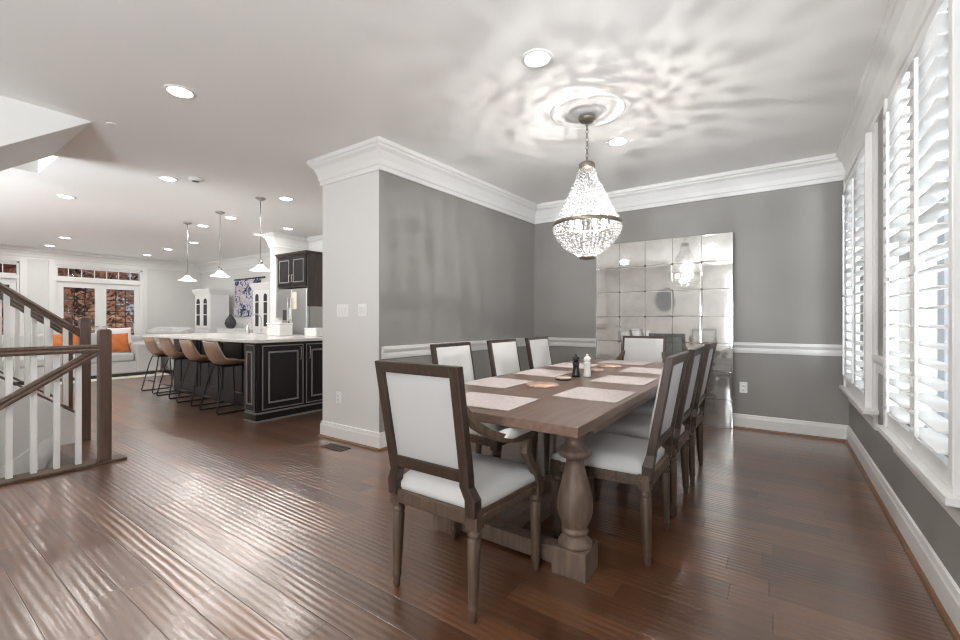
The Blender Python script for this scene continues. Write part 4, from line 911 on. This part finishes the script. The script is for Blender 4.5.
# ================================================================== LIVING ROOM
rg = MB().box(-13.0, -10.62, 0.2, 3.75, 0, 0.014).build('area_rug', 'rug'); tag(rg, 'cream rug under the grey sectional sofa', 'rug')
so = thing('sectional_sofa', 'light grey sectional sofa before the glazed doors', 'sofa', (-11.4, 2.0, 0.015))
MB().box(-0.5, 0.5, -1.7, 1.66, 0.06, 0.30).build('base', 'sofa', so, 0.03)
MB().box(-0.46, 0.46, -1.66, 1.62, 0.0, 0.06).build('plinth', 'slot', so)
for y0, y1 in ((-1.7, -0.65), (-0.65, 0.42), (0.42, 1.24)):
    MB().box(-0.30, 0.51, y0 + 0.008, y1 - 0.008, 0.302, 0.47).build('seat_cushion', 'sofa', so, 0.045, 4)
    m = MB(); m.x = Matrix.Translation((-0.36, 0, 0.47)) @ Matrix.Rotation(math.radians(-10), 4, 'Y'); m.box(-0.10, 0.10, y0 + 0.02, y1 - 0.02, -0.0, 0.40); m.build('back_cushion', 'sofa', so, 0.06, 4)
MB().box(-0.62, -0.45, -1.7, 1.7, 0.06, 0.80).build('backrest', 'sofa', so, 0.05, 3)
MB().box(-0.5, 0.52, 1.25, 1.70, 0.06, 0.665).build('arm', 'sofa', so, 0.045, 4)
s2 = thing('loveseat', 'light grey loveseat with loose back cushions behind the bar stools', 'sofa', (-11.35, 4.35, 0), PI)
MB().box(-0.95, 0.95, -0.4, 0.42, 0.06, 0.40).build('base', 'sofa', s2, 0.04)
MB().box(-0.95, 0.95, 0.32, 0.5, 0.06, 0.94).build('backrest', 'sofa', s2, 0.06, 3)
for k in range(3):
    m = MB(); m.x = Matrix.Translation((0, 0.22, 0.4)) @ Matrix.Rotation(math.radians(-8), 4, 'X'); m.box(-0.92 + 0.62 * k, -0.33 + 0.62 * k, -0.10, 0.10, 0, 0.60); m.build('back_cushion', 'sofa', s2, 0.06, 4)
for sx in (-0.88, 0.88):
    for sy in (-0.33, 0.42): MB().box(sx - 0.03, sx + 0.03, sy - 0.03, sy + 0.03, 0, 0.06).build('leg', 'darkwood', s2)
def pillow(loc, rot, w_, h_, m_, label):
    m = MB(); n = 12; rows = []
    for sgn in (1, -1):
        for j in range(n + 1):
            for i in range(n + 1):
                u = i / n * 2 - 1; v = j / n * 2 - 1; d = max(0, (1 - u * u) * (1 - v * v)) ** 0.45
                pin = 1 - 0.08 * (1 - abs(u) ** 2) * abs(v) ** 3; pin2 = 1 - 0.08 * (1 - abs(v) ** 2) * abs(u) ** 3
                rows.append((sgn * 0.075 * d, u * w_ / 2 * pin2, v * h_ / 2 * pin))
    N = (n + 1) ** 2; fs = []
    for j in range(n):
        for i in range(n):
            a = j * (n + 1) + i; q = (a, a + 1, a + n + 2, a + n + 1); fs.append(q); fs.append(tuple(N + k for k in q[::-1]))
    m.add(rows, fs, True); o = m.build('throw_pillow', m_, loc=loc, rot=rot); return tag(o, label, 'pillow', 'throw pillows on the sectional')
pillow((-11.18, 3.0, 0.69), (0, -0.32, 0.1), 0.48, 0.42, 'orange', 'orange throw pillow against the sofa arm')
pillow((-11.34, 3.12, 0.80), (0, -0.25, 0.1), 0.42, 0.42, 'whitecloth', 'white throw pillow behind the orange one by the sofa arm')
pillow((-11.22, 2.24, 0.70), (0, -0.32, -0.1), 0.48, 0.42, 'orange', 'orange throw pillow seen between the stair balusters')

# ================================================================== SMALL WALL AND FLOOR FIXTURES
def plate(name, loc, rz, w_, n, label, cat, outlet=False):
    t = thing(name, label, cat, loc, rz)
    MB().box(-w_ / 2, w_ / 2, -0.006, 0, -0.058, 0.058).build('cover_plate', 'bluewhite', t, 0.002)
    if outlet:
        for z in (-0.02, 0.02): s = MB().lathe([(0.016, 0), (0.016, 0.003), (0, 0.003)], n=16).build('socket', 'bluewhite', t, loc=(0, -0.006, z), rot=(PI / 2, 0, 0)); MB().box(-0.006, -0.004, -0.005, 0.005, 0.003, 0.0035).box(0.004, 0.006, -0.005, 0.005, 0.003, 0.0035).build('slot', 'slot', s)
    else:
        for k in range(n): x = (k - (n - 1) / 2) * 0.046; MB().box(x - 0.016, x + 0.016, -0.010, -0.006, -0.033, 0.033).build('rocker', 'trim', t, 0.002)
plate('light_switch', (-3.435, YS, 1.25), 0, 0.165, 3, 'white triple light switch plate on the pale partition end', 'light switch')
plate('light_switch', (-3.147, YS, 1.25), 0, 0.115, 2, 'white double light switch plate next to the grey wall corner', 'light switch')
plate('power_outlet', (-3.49, YS, 0.41), 0, 0.072, 1, 'white power outlet low on the pale partition end', 'outlet', True)
plate('power_outlet', (-0.30, YB, 0.44), 0, 0.072, 1, 'white power outlet on the grey wall beside the mirror', 'outlet', True)
t = thing('floor_register', 'bronze floor vent in the planks before the partition', 'floor vent', (-3.31, 2.47, 0))
m = MB(); m.box(-0.14, 0.14, -0.06, -0.048, 0, 0.006).box(-0.14, 0.14, 0.048, 0.06, 0, 0.006).box(-0.14, -0.128, -0.048, 0.048, 0, 0.006).box(0.128, 0.14, -0.048, 0.048, 0, 0.006); m.build('frame', 'vent', t)
m = MB()
for k in range(17): x = -0.12 + 0.015 * k; m.box(x - 0.0035, x + 0.0035, -0.048, 0.048, 0, 0.005)
m.box(-0.128, 0.128, -0.006, 0.006, 0, 0.0055); m.build('grille', 'vent', t)
MB().box(-0.128, 0.128, -0.048, 0.048, 0, 0.001).build('duct', 'slot', t)
# oval mirror on the front wall, seen in the big mirror
t = thing('oval_mirror', 'oval mirror on the pale front wall, seen only as a reflection', 'mirror', (-2.72, YREAR + 0.02, 1.72))
def oval(a, b, y): return [(a * math.cos(2 * PI * k / 40), y, b * math.sin(2 * PI * k / 40)) for k in range(40)]
MB().loft([oval(0.27, 0.36, -0.018), oval(0.27, 0.36, 0.012), oval(0.25, 0.34, 0.016)]).build('glass', mat('smoked_glass', (0.10, 0.105, 0.115), 0.15), t)
MB().tube(oval(0.29, 0.38, 0.008), 0.025, 8, True).build('frame', 'whiteware', t)
